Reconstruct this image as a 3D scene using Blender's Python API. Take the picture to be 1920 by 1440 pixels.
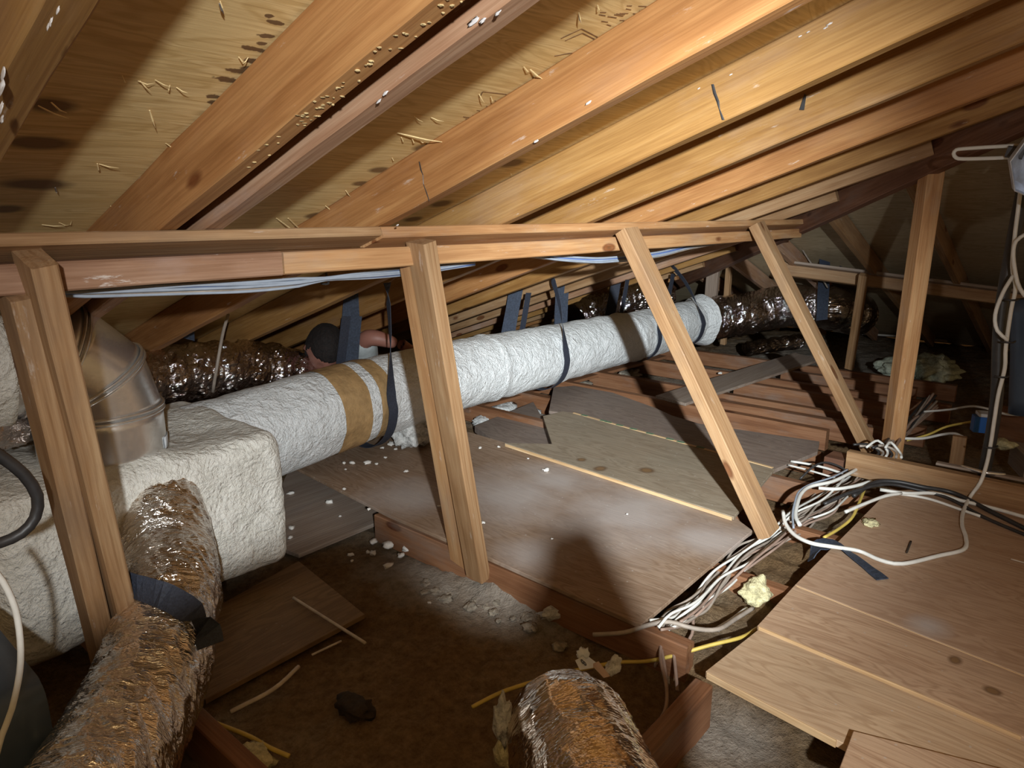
import bpy, bmesh, math, random
import numpy as np
from mathutils import Vector, Matrix, noise

for o in list(bpy.data.objects): bpy.data.objects.remove(o)
SC = bpy.context.scene
COL = SC.collection
rnd = random.Random(7)

# ------------------------------------------------------------------ camera frame
F = 1332.0; CX, CY = 960.0, 720.0
ANG = math.radians(19.3)
def _d(px, py): return Vector((px-CX, py-CY, F)).normalized()
_X = _d(2131, 400); _R = _d(-460, 1065)
_R = (_R - _X*_R.dot(_X)).normalized(); _N = _X.cross(_R)
_Y = math.cos(ANG)*_R + math.sin(ANG)*_N
_Z = -math.sin(ANG)*_R + math.cos(ANG)*_N
W = Matrix((_X, _Y, _Z))                      # world = W @ (right, down, forward)
CAM = Vector((0, 0, 1.0))
cd = bpy.data.cameras.new('camera'); cam = bpy.data.objects.new('camera', cd); COL.objects.link(cam)
right = W @ Vector((1, 0, 0)); up = W @ Vector((0, -1, 0)); back = W @ Vector((0, 0, -1))
cam.matrix_world = Matrix(((right.x, up.x, back.x, CAM.x), (right.y, up.y, back.y, CAM.y),
                           (right.z, up.z, back.z, CAM.z), (0, 0, 0, 1)))
cd.sensor_fit = 'HORIZONTAL'; cd.sensor_width = 36.0; cd.lens = 36.0*F/1920.0
cd.clip_start = 0.02
SC.camera = cam

# ------------------------------------------------------------------ world, lights, exposure
wd = bpy.data.worlds.new('world'); SC.world = wd; wd.use_nodes = True
wd.node_tree.nodes['Background'].inputs[0].default_value = (0.70, 0.45, 0.22, 1)
wd.node_tree.nodes['Background'].inputs[1].default_value = 0.22
LP = Vector((-0.345, -0.60, 1.22))            # the work light held up behind the camera
def lamp(kind, name, loc, power, color, size, target=None, angle=None, blend=1.0):
    l = bpy.data.lights.new(name, kind); l.energy = power; l.color = color; l.shadow_soft_size = size
    o = bpy.data.objects.new(name, l); COL.objects.link(o); o.location = loc
    if target is not None:
        o.rotation_euler = (Vector(target)-Vector(loc)).to_track_quat('-Z', 'Y').to_euler()
        l.spot_size = angle; l.spot_blend = blend
    return o
lamp('POINT', 'work_light', LP, 34, (1.0, 0.965, 0.93), 0.025)
lamp('SPOT', 'work_light_beam', LP, 170, (0.90, 0.965, 1.0), 0.025, (2.6, 2.3, -0.25), math.radians(62), 1.0)
lamp('SPOT', 'work_light_far_beam', LP, 560, (0.88, 0.96, 1.0), 0.025, (4.3, 2.5, -0.05), math.radians(38), 1.0)
SC.view_settings.view_transform = 'Standard'; SC.view_settings.look = 'None'
SC.view_settings.gamma = 1; SC.view_settings.use_curve_mapping = False
SC.view_settings.exposure = 0.65

# ------------------------------------------------------------------ pixel -> world on a chosen plane
def ray(px, py): return W @ _d(px, py)
def PZ(px, py, z): r = ray(px, py); return CAM + r*((z-CAM.z)/r.z)
def PX(px, py, x): r = ray(px, py); return CAM + r*((x-CAM.x)/r.x)
def PY(px, py, y): r = ray(px, py); return CAM + r*((y-CAM.y)/r.y)
RN = Vector((0, math.sin(ANG), math.cos(ANG)))
HN = Vector((math.sin(ANG), 0, math.cos(ANG)))
def PK(px, py, k): r = ray(px, py); return CAM + r*((k-RN.dot(CAM))/RN.dot(r))
SA, CA = math.sin(ANG), math.cos(ANG)
def roof_z(y, k): return (k-SA*y)/CA

# ------------------------------------------------------------------ materials
def new_mat(name):
    m = bpy.data.materials.new(name); m.use_nodes = True
    nt = m.node_tree; b = nt.nodes['Principled BSDF']
    return m, nt, b
def N(nt, t, **kw):
    n = nt.nodes.new(t)
    for k, v in kw.items():
        if k in n.inputs: n.inputs[k].default_value = v
        else: setattr(n, k, v)
    return n
def ramp(nt, fac, stops):
    r = nt.nodes.new('ShaderNodeValToRGB'); e = r.color_ramp.elements
    while len(e) < len(stops): e.new(0.5)
    for q, (p, c) in zip(e, stops): q.position = p; q.color = (*c, 1) if len(c) == 3 else c
    nt.links.new(fac, r.inputs[0]); return r.outputs[0]
def mix(nt, fac, a, b, mode='MIX'):
    n = nt.nodes.new('ShaderNodeMix'); n.data_type = 'RGBA'; n.blend_type = mode
    for s, v in ((0, fac), (6, a), (7, b)):
        if hasattr(v, 'links'): nt.links.new(v, n.inputs[s])
        else: n.inputs[s].default_value = v if s == 0 else (*v, 1)
    return n.outputs[2]
def math_(nt, op, a, b=None, c=None):
    n = nt.nodes.new('ShaderNodeMath'); n.operation = op
    for s, v in enumerate((a, b, c)):
        if v is None: continue
        if hasattr(v, 'links'): nt.links.new(v, n.inputs[s])
        else: n.inputs[s].default_value = v
    return n.outputs[0]
def coords(nt, scale=(1, 1, 1), rand=True):
    tc = nt.nodes.new('ShaderNodeTexCoord'); v = tc.outputs['Object']
    if rand:
        oi = nt.nodes.new('ShaderNodeObjectInfo')
        mu = nt.nodes.new('ShaderNodeVectorMath'); mu.operation = 'MULTIPLY_ADD'
        mu.inputs[0].default_value = (1, 1, 1)
        cb = nt.nodes.new('ShaderNodeCombineXYZ')
        s = math_(nt, 'MULTIPLY', oi.outputs['Random'], 37.0)
        nt.links.new(s, cb.inputs[0]); nt.links.new(s, cb.inputs[1])
        ad = nt.nodes.new('ShaderNodeVectorMath'); ad.operation = 'ADD'
        nt.links.new(v, ad.inputs[0]); nt.links.new(cb.outputs[0], ad.inputs[1]); v = ad.outputs[0]
        nt.nodes.remove(mu)
    mp = nt.nodes.new('ShaderNodeMapping'); mp.inputs['Scale'].default_value = scale
    nt.links.new(v, mp.inputs[0]); return mp.outputs[0]
def noise_n(nt, vec, scale, detail=4, rough=0.55, dist=0.0):
    n = N(nt, 'ShaderNodeTexNoise'); n.inputs['Scale'].default_value = scale
    n.inputs['Detail'].default_value = detail; n.inputs['Roughness'].default_value = rough
    n.inputs['Distortion'].default_value = dist
    nt.links.new(vec, n.inputs['Vector']); return n.outputs['Fac']
def bump(nt, b, h, strength=0.3, distance=0.01):
    n = N(nt, 'ShaderNodeBump'); n.inputs['Strength'].default_value = strength
    n.inputs['Distance'].default_value = distance
    nt.links.new(h, n.inputs['Height']); nt.links.new(n.outputs[0], b.inputs['Normal'])

def wood(name, dark, mid, light, knots=True, rough=0.6, dirt=(0.30, 0.25, 0.24), dirt_amt=0.35, pale=0.0):
    """sawn softwood, grain along local X"""
    m, nt, b = new_mat(name)
    g1 = noise_n(nt, coords(nt, (0.9, 13, 13)), 2.2, 5, 0.6, 0.6)
    g2 = noise_n(nt, coords(nt, (2.5, 110, 110)), 2.0, 3, 0.6, 0.3)
    c = ramp(nt, g1, [(0.25, dark), (0.48, mid), (0.72, light)])
    f = ramp(nt, g2, [(0.38, (0.72, 0.66, 0.6)), (0.6, (1, 1, 1))])
    c = mix(nt, 0.65, c, f, 'MULTIPLY')
    # rings like late-wood lines
    w = N(nt, 'ShaderNodeTexWave'); w.wave_type = 'BANDS'; w.bands_direction = 'Y'
    w.inputs['Scale'].default_value = 14; w.inputs['Distortion'].default_value = 6
    w.inputs['Detail'].default_value = 2; w.inputs['Detail Scale'].default_value = 0.7
    nt.links.new(coords(nt, (0.35, 1.6, 1.6)), w.inputs['Vector'])
    wc = ramp(nt, w.outputs['Fac'], [(0.0, (0.76, 0.68, 0.6)), (0.45, (1, 1, 1))])
    c = mix(nt, 0.55, c, wc, 'MULTIPLY')
    if knots:
        v = N(nt, 'ShaderNodeTexVoronoi'); v.feature = 'F1'; v.inputs['Scale'].default_value = 1.0
        v.inputs['Randomness'].default_value = 1.0
        nt.links.new(coords(nt, (2.6, 7.0, 7.0)), v.inputs['Vector'])
        kc = ramp(nt, v.outputs['Distance'], [(0.0, (0.16, 0.08, 0.045)), (0.055, (0.40, 0.2, 0.1)), (0.085, (0.30, 0.15, 0.08)), (0.12, (1, 1, 1))])
        c = mix(nt, 0.85, c, kc, 'MULTIPLY')
    d = noise_n(nt, coords(nt, (1.6, 5, 5)), 1.7, 5, 0.65)
    dm = ramp(nt, d, [(0.52, (0, 0, 0)), (0.74, (1, 1, 1))])
    dm = math_(nt, 'MULTIPLY', dm, dirt_amt)
    c = mix(nt, dm, c, dirt)
    if pale > 0:
        p = noise_n(nt, coords(nt, (6, 30, 30)), 1.3, 6, 0.7)
        pm = math_(nt, 'MULTIPLY', ramp(nt, p, [(0.64, (0, 0, 0)), (0.70, (1, 1, 1))]), pale)
        c = mix(nt, pm, c, (0.72, 0.66, 0.6))
    nt.links.new(c, b.inputs['Base Color']); b.inputs['Roughness'].default_value = rough
    b.inputs['Specular IOR Level'].default_value = 0.3
    bump(nt, b, g2, 0.25, 0.002)
    return m

RAFTER = wood('rafter_fir', (0.33, 0.15, 0.050), (0.41, 0.195, 0.07), (0.48, 0.25, 0.095), pale=0.35, dirt_amt=0.3, dirt=(0.36, 0.22, 0.14))
RAFTER_B = wood('rafter_fir_yellow', (0.27, 0.135, 0.04), (0.34, 0.18, 0.056), (0.40, 0.23, 0.085), pale=0.3, dirt_amt=0.3, dirt=(0.40, 0.28, 0.20))
RAFTER_C = wood('rafter_fir_dusty', (0.36, 0.19, 0.11), (0.43, 0.25, 0.15), (0.52, 0.34, 0.22), pale=0.45, dirt_amt=0.5, dirt=(0.40, 0.34, 0.32))
STUD = wood('brace_pine', (0.27, 0.15, 0.068), (0.37, 0.22, 0.11), (0.44, 0.29, 0.16), dirt_amt=0.7, dirt=(0.22, 0.14, 0.085), pale=.25)
PURLIN = wood('purlin_pine', (0.38, 0.19, 0.08), (0.50, 0.27, 0.12), (0.58, 0.36, 0.18), dirt_amt=0.5, dirt=(0.36, 0.28, 0.22), pale=0.4)
PURLIN_R = wood('purlin_redwood', (0.27, 0.145, 0.09), (0.34, 0.195, 0.12), (0.41, 0.26, 0.175), dirt_amt=0.6, dirt=(0.40, 0.30, 0.26), pale=0.6)
DARKWOOD = wood('old_dark_lumber', (0.13, 0.058, 0.034), (0.18, 0.085, 0.05), (0.25, 0.13, 0.08), dirt_amt=0.5, dirt=(0.14, 0.11, 0.10))
JOIST = wood('old_joist', (0.17, 0.075, 0.036), (0.24, 0.112, 0.055), (0.29, 0.15, 0.078), dirt_amt=0.6, dirt=(0.21, 0.17, 0.14))
GREYWOOD = wood('dusty_plank', (0.27, 0.20, 0.16), (0.33, 0.26, 0.21), (0.40, 0.33, 0.27), dirt_amt=0.5, dirt=(0.25, 0.22, 0.20))
PLYEDGE = wood('plywood_edge', (0.55, 0.36, 0.18), (0.66, 0.46, 0.25), (0.74, 0.56, 0.34), knots=False, dirt_amt=0.2)

def spots_mask(nt, vec, spots, soft=0.35, nscale=9.0, namt=0.5):
    """vec in metres; spots = (x, y, rx, ry). Returns 0..1 mask"""
    wob = noise_n(nt, vec, nscale, 4, 0.6)
    tot = None
    for (x, y, rx, ry) in spots:
        mp = nt.nodes.new('ShaderNodeVectorMath'); mp.operation = 'SUBTRACT'
        nt.links.new(vec, mp.inputs[0]); mp.inputs[1].default_value = (x, y, 0)
        dv = nt.nodes.new('ShaderNodeVectorMath'); dv.operation = 'DIVIDE'
        nt.links.new(mp.outputs[0], dv.inputs[0]); dv.inputs[1].default_value = (rx, ry, 1000)
        ln = nt.nodes.new('ShaderNodeVectorMath'); ln.operation = 'LENGTH'
        nt.links.new(dv.outputs[0], ln.inputs[0])
        l = math_(nt, 'ADD', ln.outputs['Value'], math_(nt, 'MULTIPLY', math_(nt, 'SUBTRACT', wob, 0.5), namt*2))
        f = nt.nodes.new('ShaderNodeMapRange'); f.inputs['From Min'].default_value = 1.0+soft/2
        f.inputs['From Max'].default_value = 1.0-soft/2
        nt.links.new(l, f.inputs['Value'])
        tot = f.outputs[0] if tot is None else math_(nt, 'MAXIMUM', tot, f.outputs[0])
    return tot

def plywood(name, dark, mid, light, stains=(), stain_col=(0.10, 0.04, 0.02), knots=(), chalk=(), chalk_amt=0.5, dirt=(0.2, 0.17, 0.15), dirt_amt=0.3, band=1.0, specks=0.0, grain_axis=0):
    """rotary-cut plywood, grain along local X (or Y)"""
    m, nt, b = new_mat(name)
    def s(a, c): return (a, c, 1) if grain_axis == 0 else (c, a, 1)
    pv = coords(nt, (1, 1, 1), rand=False)
    g1 = noise_n(nt, coords(nt, s(1.1, 7), False), 1.6, 3, 0.5, 1.2)
    # contour lines out of a slow field: flat-sawn veneer figure
    w = math_(nt, 'FRACT', math_(nt, 'MULTIPLY', g1, 9.0*band))
    tri = math_(nt, 'ABSOLUTE', math_(nt, 'SUBTRACT', w, 0.5))
    g2 = noise_n(nt, coords(nt, s(4, 90), False), 1.6, 4, 0.65)
    c = ramp(nt, g1, [(0.3, mid), (0.5, light), (0.7, mid)])
    c = mix(nt, ramp(nt, tri, [(0.06, (0.55, 0.55, 0.55)), (0.3, (0, 0, 0))]), c, dark)
    c = mix(nt, 0.45, c, ramp(nt, g2, [(0.35, (0.66, 0.6, 0.54)), (0.6, (1, 1, 1))]), 'MULTIPLY')
    d = noise_n(nt, pv, 2.3, 6, 0.65)
    c = mix(nt, math_(nt, 'MULTIPLY', ramp(nt, d, [(0.42, (0, 0, 0)), (0.7, (1, 1, 1))]), dirt_amt), c, dirt)
    if stains: c = mix(nt, math_(nt, 'MULTIPLY', spots_mask(nt, coords(nt, (1, 1, 1), False), stains, 0.25, 55, 1.1), 0.85), c, stain_col)
    if knots:
        km = spots_mask(nt, pv, knots, 0.6, 14, 0.22)
        inner = spots_mask(nt, pv, [(x, y, rx*.62, ry*.6) for x, y, rx, ry in knots], 0.5, 14, 0.25)
        c = mix(nt, math_(nt, 'MULTIPLY', km, 0.8), c, (0.11, 0.055, 0.022))
        c = mix(nt, math_(nt, 'MULTIPLY', inner, 0.6), c, (0.26, 0.15, 0.065))
    if chalk: c = mix(nt, math_(nt, 'MULTIPLY', spots_mask(nt, pv, chalk, 1.5, 5, 0.9), chalk_amt), c, (0.48, 0.44, 0.42))
    if specks > 0:
        v = N(nt, 'ShaderNodeTexVoronoi'); v.inputs['Scale'].default_value = 26; nt.links.new(pv, v.inputs['Vector'])
        c = mix(nt, math_(nt, 'MULTIPLY', ramp(nt, v.outputs['Distance'], [(0.05, (1, 1, 1)), (0.09, (0, 0, 0))]), specks), c, (0.5, 0.47, 0.42))
    nt.links.new(c, b.inputs['Base Color']); b.inputs['Roughness'].default_value = 0.65
    b.inputs['Specular IOR Level'].default_value = 0.25
    bump(nt, b, g2, 0.3, 0.002)
    return m

def plain(name, col, rough=0.5, metal=0.0, var=0.15, scale=30, bmp=0.0, spec=0.5, bscale=None):
    m, nt, b = new_mat(name)
    v = coords(nt)
    n = noise_n(nt, v, scale, 4, 0.6)
    lo = tuple(max(0, x*(1-var)) for x in col); hi = tuple(min(1, x*(1+var)) for x in col)
    nt.links.new(ramp(nt, n, [(0.35, lo), (0.65, hi)]), b.inputs['Base Color'])
    b.inputs['Roughness'].default_value = rough; b.inputs['Metallic'].default_value = metal
    b.inputs['Specular IOR Level'].default_value = spec
    if bmp: bump(nt, b, noise_n(nt, v, bscale or scale*2, 4, 0.6), bmp, 0.01)
    return m

def foam_mat(name, a, c_, scale=16):
    m, nt, b = new_mat(name)
    v = coords(nt, (1, 1, 1), False)
    n1 = noise_n(nt, v, scale, 5, 0.6, 0.8)
    n2 = noise_n(nt, v, scale*4.5, 4, 0.6, 0.5)
    c = ramp(nt, n1, [(0.3, a), (0.65, c_)])
    d = noise_n(nt, v, 2.4, 5, 0.7)
    c = mix(nt, math_(nt, 'MULTIPLY', ramp(nt, d, [(0.55, (0, 0, 0)), (0.8, (1, 1, 1))]), 0.5), c, (0.42, 0.36, 0.29))
    nt.links.new(c, b.inputs['Base Color']); b.inputs['Roughness'].default_value = 0.55
    b.inputs['Subsurface Weight'].default_value = 0.0
    b.inputs['Specular IOR Level'].default_value = 0.35
    s = math_(nt, 'ADD', n1, math_(nt, 'MULTIPLY', n2, 0.45))
    bump(nt, b, s, 0.9, 0.022)
    return m

def foil(name, col, rough=0.16, crease=1.0, ks=34, kt=7, tint2=None):
    """metallised film: creases run round the duct (UV: u = metres along, v = metres round)"""
    m, nt, b = new_mat(name)
    uv = nt.nodes.new('ShaderNodeTexCoord').outputs['UV']
    def mp(sx, sy, rz=0.0):
        n = nt.nodes.new('ShaderNodeMapping'); n.inputs['Scale'].default_value = (sx, sy, 1); n.inputs['Rotation'].default_value = (0, 0, rz)
        nt.links.new(uv, n.inputs[0]); return n.outputs[0]
    n1 = noise_n(nt, mp(ks, kt, .25), 1.0, 5, 0.62, 1.0)
    n2 = noise_n(nt, mp(ks*.7, kt*1.5, -.5), 1.3, 4, 0.6, 1.2)
    n3 = noise_n(nt, mp(ks*3.2, kt*6), 1.0, 3, 0.6, .8)
    def ridge(x): return math_(nt, 'SUBTRACT', 1.0, math_(nt, 'MULTIPLY', math_(nt, 'ABSOLUTE', math_(nt, 'SUBTRACT', x, 0.5)), 3.0))
    h = math_(nt, 'ADD', math_(nt, 'ADD', ridge(n1), math_(nt, 'MULTIPLY', ridge(n2), 0.7)), math_(nt, 'MULTIPLY', n3, 0.5))
    big = noise_n(nt, mp(5, 5), 1, 4, 0.6)
    nt.links.new(ramp(nt, big, [(0.35, tint2 or col), (0.65, col)]), b.inputs['Base Color'])
    b.inputs['Metallic'].default_value = 1.0; b.inputs['Roughness'].default_value = rough
    bump(nt, b, h, 1.0, 0.010*crease)
    return m

FOAM = foam_mat('spray_foam', (0.74, 0.72, 0.64), (0.86, 0.84, 0.77), 20)
FOAMW = foam_mat('white_foam_wrap', (0.80, 0.83, 0.83), (0.92, 0.94, 0.94), 26)
FOIL = foil('foil_jacket', (0.92, 0.88, 0.84), 0.17, .55, 22, 5, tint2=(0.84, 0.76, 0.68))
FOILS = foil('foil_jacket_smooth', (0.86, 0.78, 0.70), 0.13, .5, 9, 2.2, tint2=(0.74, 0.62, 0.52))
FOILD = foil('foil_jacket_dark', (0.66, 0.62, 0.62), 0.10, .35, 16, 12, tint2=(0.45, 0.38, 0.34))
GALV = plain('galvanised_steel', (0.86, 0.86, 0.85), 0.27, 0.9, 0.05, 60, 0.05)
STRAP = plain('woven_strap', (0.030, 0.036, 0.055), 0.7, 0, 0.3, 200, 0.3)
STRAPB = plain('woven_strap_dusty', (0.032, 0.043, 0.068), 0.75, 0, 0.3, 120, 0.3)
WHITE = plain('white_cable', (0.72, 0.71, 0.66), 0.4, 0, 0.06, 30)
GREYC = plain('dusty_cable', (0.34, 0.285, 0.235), 0.6, 0, 0.2, 20)
BLUEC = plain('blue_cable', (0.10, 0.17, 0.42), 0.4, 0, 0.1, 20)
LBLUE = plain('pale_blue_cable', (0.33, 0.37, 0.43), 0.45, 0, 0.1, 20)
YELL = plain('yellow_cable', (0.62, 0.46, 0.10), 0.5, 0, 0.12, 20)
BLACK = plain('black_cable', (0.03, 0.028, 0.028), 0.45, 0, 0.2, 30)
BROWNC = plain('brown_cable', (0.32, 0.22, 0.17), 0.6, 0, 0.2, 20)
BLUEGREY = plain('blue_grey_sheet_metal', (0.07, 0.10, 0.15), 0.4, 0.3, 0.1, 8)
BLUEBOX = plain('blue_plastic', (0.02, 0.13, 0.48), 0.4, 0, 0.05, 10)
BLUEBOXW = plain('white_plastic', (0.65, 0.68, 0.72), 0.4, 0, 0.1, 10)
WOOL = plain('glass_wool', (0.60, 0.60, 0.58), 0.95, 0, 0.3, 60, 0.9, 0.1)
WOOLY = plain('yellow_glass_wool', (0.62, 0.56, 0.33), 0.95, 0, 0.3, 50, 0.9, 0.1)
WOOLG = plain('pale_green_wool', (0.56, 0.62, 0.50), 0.95, 0, 0.25, 30, 0.9, 0.1)
CLUMP = plain('insulation_clumps', (0.30, 0.26, 0.205), 0.95, 0, 0.35, 40, 0.9, 0.1)
CHIPM = plain('foam_crumb', (0.74, 0.71, 0.66), 0.7, 0, 0.1, 80, 0.3)
SPLIN = plain('fresh_splinter', (0.85, 0.66, 0.34), 0.6, 0, 0.15, 60)
NAILM = plain('nail_steel', (0.60, 0.60, 0.62), 0.3, 0.9, 0.1, 60)
LAMPM = plain('lamp_shell', (0.62, 0.70, 0.84), 0.35, 0.6, 0.2, 25, 0.1)
WIREM = plain('coated_wire', (0.75, 0.75, 0.70), 0.35, 0, 0.03, 10)
DARKP = plain('dark_plastic', (0.06, 0.06, 0.065), 0.4, 0, 0.1, 20)
INK = plain('stencil_ink', (0.20, 0.11, 0.045), 0.8, 0, 0.3, 60)
GREENINK = plain('green_ink', (0.10, 0.16, 0.09), 0.8, 0, 0.3, 60)
LABELM = plain('paper_label', (0.66, 0.70, 0.74), 0.6, 0, 0.08, 40)
SKIN = plain('skin', (0.34, 0.15, 0.11), 0.5, 0, 0.06, 12)
HAIR = plain('dark_hair', (0.010, 0.006, 0.005), 0.8, 0, 0.4, 60, 0.6)
SHIRT = plain('grey_shirt', (0.46, 0.50, 0.50), 0.9, 0, 0.1, 20, 0.3)
TROUS = plain('dark_trousers', (0.04, 0.045, 0.06), 0.9, 0, 0.1, 20, 0.3)
DARKSTAIN = plain('dark_residue', (0.035, 0.022, 0.012), 0.9, 0, 0.3, 60, 0.6)

def insulation_mat():
    m, nt, b = new_mat('blown_insulation')
    v = coords(nt, (1, 1, 1), False)
    a = noise_n(nt, v, 2.2, 5, 0.6); c1 = noise_n(nt, v, 38, 6, 0.7); c2 = noise_n(nt, v, 150, 4, 0.7)
    c = ramp(nt, a, [(0.30, (0.19, 0.110, 0.048)), (0.52, (0.25, 0.165, 0.09)), (0.68, (0.29, 0.225, 0.155))])
    c = mix(nt, 0.75, c, ramp(nt, c1, [(0.30, (0.42, 0.38, 0.34)), (0.55, (1, 1, 1)), (0.75, (1.35, 1.3, 1.25))]), 'MULTIPLY')
    c = mix(nt, 0.5, c, ramp(nt, c2, [(0.3, (0.6, 0.57, 0.52)), (0.6, (1, 1, 1))]), 'MULTIPLY')
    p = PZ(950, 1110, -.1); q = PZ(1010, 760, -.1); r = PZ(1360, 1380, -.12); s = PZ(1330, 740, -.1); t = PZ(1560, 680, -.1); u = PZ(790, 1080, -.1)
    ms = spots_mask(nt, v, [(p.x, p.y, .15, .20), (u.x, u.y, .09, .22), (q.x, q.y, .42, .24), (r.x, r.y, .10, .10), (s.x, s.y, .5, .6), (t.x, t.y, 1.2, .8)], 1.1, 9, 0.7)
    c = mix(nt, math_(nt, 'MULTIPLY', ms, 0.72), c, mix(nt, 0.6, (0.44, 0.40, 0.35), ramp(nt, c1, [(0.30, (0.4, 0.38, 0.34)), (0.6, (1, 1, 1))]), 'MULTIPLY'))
    nt.links.new(c, b.inputs['Base Color']); b.inputs['Roughness'].default_value = 0.95
    b.inputs['Specular IOR Level'].default_value = 0.1
    h = math_(nt, 'ADD', c1, math_(nt, 'MULTIPLY', c2, 0.4))
    bump(nt, b, h, 0.9, 0.02)
    return m
INSUL = insulation_mat()

# ------------------------------------------------------------------ mesh helpers
def link(name, mesh, mat, parent=None, smooth=False):
    o = bpy.data.objects.new(name, mesh); COL.objects.link(o)
    if mat is not None: mesh.materials.append(mat)
    if smooth: mesh.polygons.foreach_set('use_smooth', [True]*len(mesh.polygons))
    if parent is not None:
        o.parent = parent
        bpy.context.view_layer.update()
        o.matrix_parent_inverse = parent.matrix_world.inverted()
    return o
def pyd(name, V, Fc, mat, parent=None, smooth=True):
    me = bpy.data.meshes.new(name); me.from_pydata([tuple(v) for v in V], [], Fc); me.validate(); me.update()
    return link(name, me, mat, parent, smooth)
def tag(o, label=None, cat=None, group=None, kind=None):
    if label: o['label'] = label
    if cat: o['category'] = cat
    if group: o['group'] = group
    if kind: o['kind'] = kind
    return o
def empty(name, loc):
    e = bpy.data.objects.new(name, None); e.location = loc; e.empty_display_size = .05; COL.objects.link(e)
    bpy.context.view_layer.update(); return e
def frame(ax, upv):
    ax = Vector(ax).normalized(); s = Vector(upv).cross(ax).normalized(); u = ax.cross(s)
    return ax, s, u

def board(name, p0, p1, w, t, mat, upv=(0, 0, 1), parent=None, bev=0.003, rough=0.0015, side=0.0, segs=None, bow=0.0):
    """lumber from p0 to p1 (centre line); w along the side axis, t along up"""
    p0 = Vector(p0); p1 = Vector(p1); L = (p1-p0).length
    ax, s, u = frame(p1-p0, upv)
    n = segs or max(2, int(L/0.12))
    b = bev
    prof = [(-w/2+b, -t/2), (w/2-b, -t/2), (w/2, -t/2+b), (w/2, t/2-b), (w/2-b, t/2), (-w/2+b, t/2), (-w/2, t/2-b), (-w/2, -t/2+b)]
    V = []; sd = rnd.random()*50
    for i in range(n+1):
        f = i/n; x = -L/2+f*L
        for (a, c) in prof:
            nz = noise.noise(Vector((x*5+sd, a*40, c*40)))*rough
            V.append((x, a+nz+side*0, c+nz*.7+bow*math.sin(f*math.pi)))
    Fc = []
    for i in range(n):
        for j in range(8):
            a = i*8+j; c = i*8+(j+1) % 8
            Fc.append((a, c, c+8, a+8))
    Fc.append(tuple(range(7, -1, -1))); Fc.append(tuple(n*8+j for j in range(8)))
    me = bpy.data.meshes.new(name); me.from_pydata(V, [], Fc); me.update()
    bm = bmesh.new(); bm.from_mesh(me); bmesh.ops.recalc_face_normals(bm, faces=bm.faces); bm.to_mesh(me); bm.free()
    o = bpy.data.objects.new(name, me); me.materials.append(mat); COL.objects.link(o)
    c = (p0+p1)/2
    M = Matrix(((ax.x, s.x, u.x, c.x), (ax.y, s.y, u.y, c.y), (ax.z, s.z, u.z, c.z), (0, 0, 0, 1)))
    o.matrix_world = M
    if parent is not None:
        bpy.context.view_layer.update()
        o.parent = parent; o.matrix_parent_inverse = parent.matrix_world.inverted()
    return o

def slab(name, poly, z0, z1, mat, parent=None, origin=None, warp=0.0, rot=0.0):
    """flat sheet with outline poly (world xy), thickness z0..z1"""
    cx = sum(p[0] for p in poly)/len(poly); cy = sum(p[1] for p in poly)/len(poly)
    if origin is not None: cx, cy = origin
    bm = bmesh.new()
    vs = [bm.verts.new((p[0]-cx, p[1]-cy, 0)) for p in poly]
    f = bm.faces.new(vs)
    if f.normal.z > 0: f.normal_flip()
    r = bmesh.ops.extrude_face_region(bm, geom=[f])
    for v in r['geom']:
        if isinstance(v, bmesh.types.BMVert): v.co.z += z1-z0
    bmesh.ops.recalc_face_normals(bm, faces=bm.faces)
    bmesh.ops.bevel(bm, geom=[e for e in bm.edges], offset=0.0012, segments=1, affect='EDGES')
    me = bpy.data.meshes.new(name); bm.to_mesh(me); bm.free()
    o = link(name, me, mat); o.location = (cx, cy, z0)
    if parent is not None:
        bpy.context.view_layer.update(); o.parent = parent; o.matrix_parent_inverse = parent.matrix_world.inverted()
    return o

def catmull(P, step=0.02):
    P = [Vector(p) for p in P]; Q = [P[0]*2-P[1]]+P+[P[-1]*2-P[-2]]
    out = []
    for i in range(1, len(Q)-2):
        a, b, c, d = Q[i-1], Q[i], Q[i+1], Q[i+2]
        n = max(2, int((c-b).length/step))
        for k in range(n):
            t = k/n
            out.append(0.5*((2*b)+(c-a)*t+(2*a-5*b+4*c-d)*t*t+(3*b-a-3*c+d)*t**3))
    out.append(P[-1]); return out
def frames(path, up0=(0, 0, 1)):
    T = []
    for i in range(len(path)):
        a = path[max(0, i-1)]; b = path[min(len(path)-1, i+1)]
        t = (b-a); T.append(t.normalized() if t.length > 1e-9 else Vector((1, 0, 0)))
    u = Vector(up0) - T[0]*Vector(up0).dot(T[0])
    if u.length < 1e-3: u = Vector((1, 0, 0)) - T[0]*T[0].x
    u.normalize(); R = []
    for t in T:
        u = (u - t*u.dot(t)).normalized(); R.append((t, u.cross(t).normalized()*-1, u))
    return R
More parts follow.
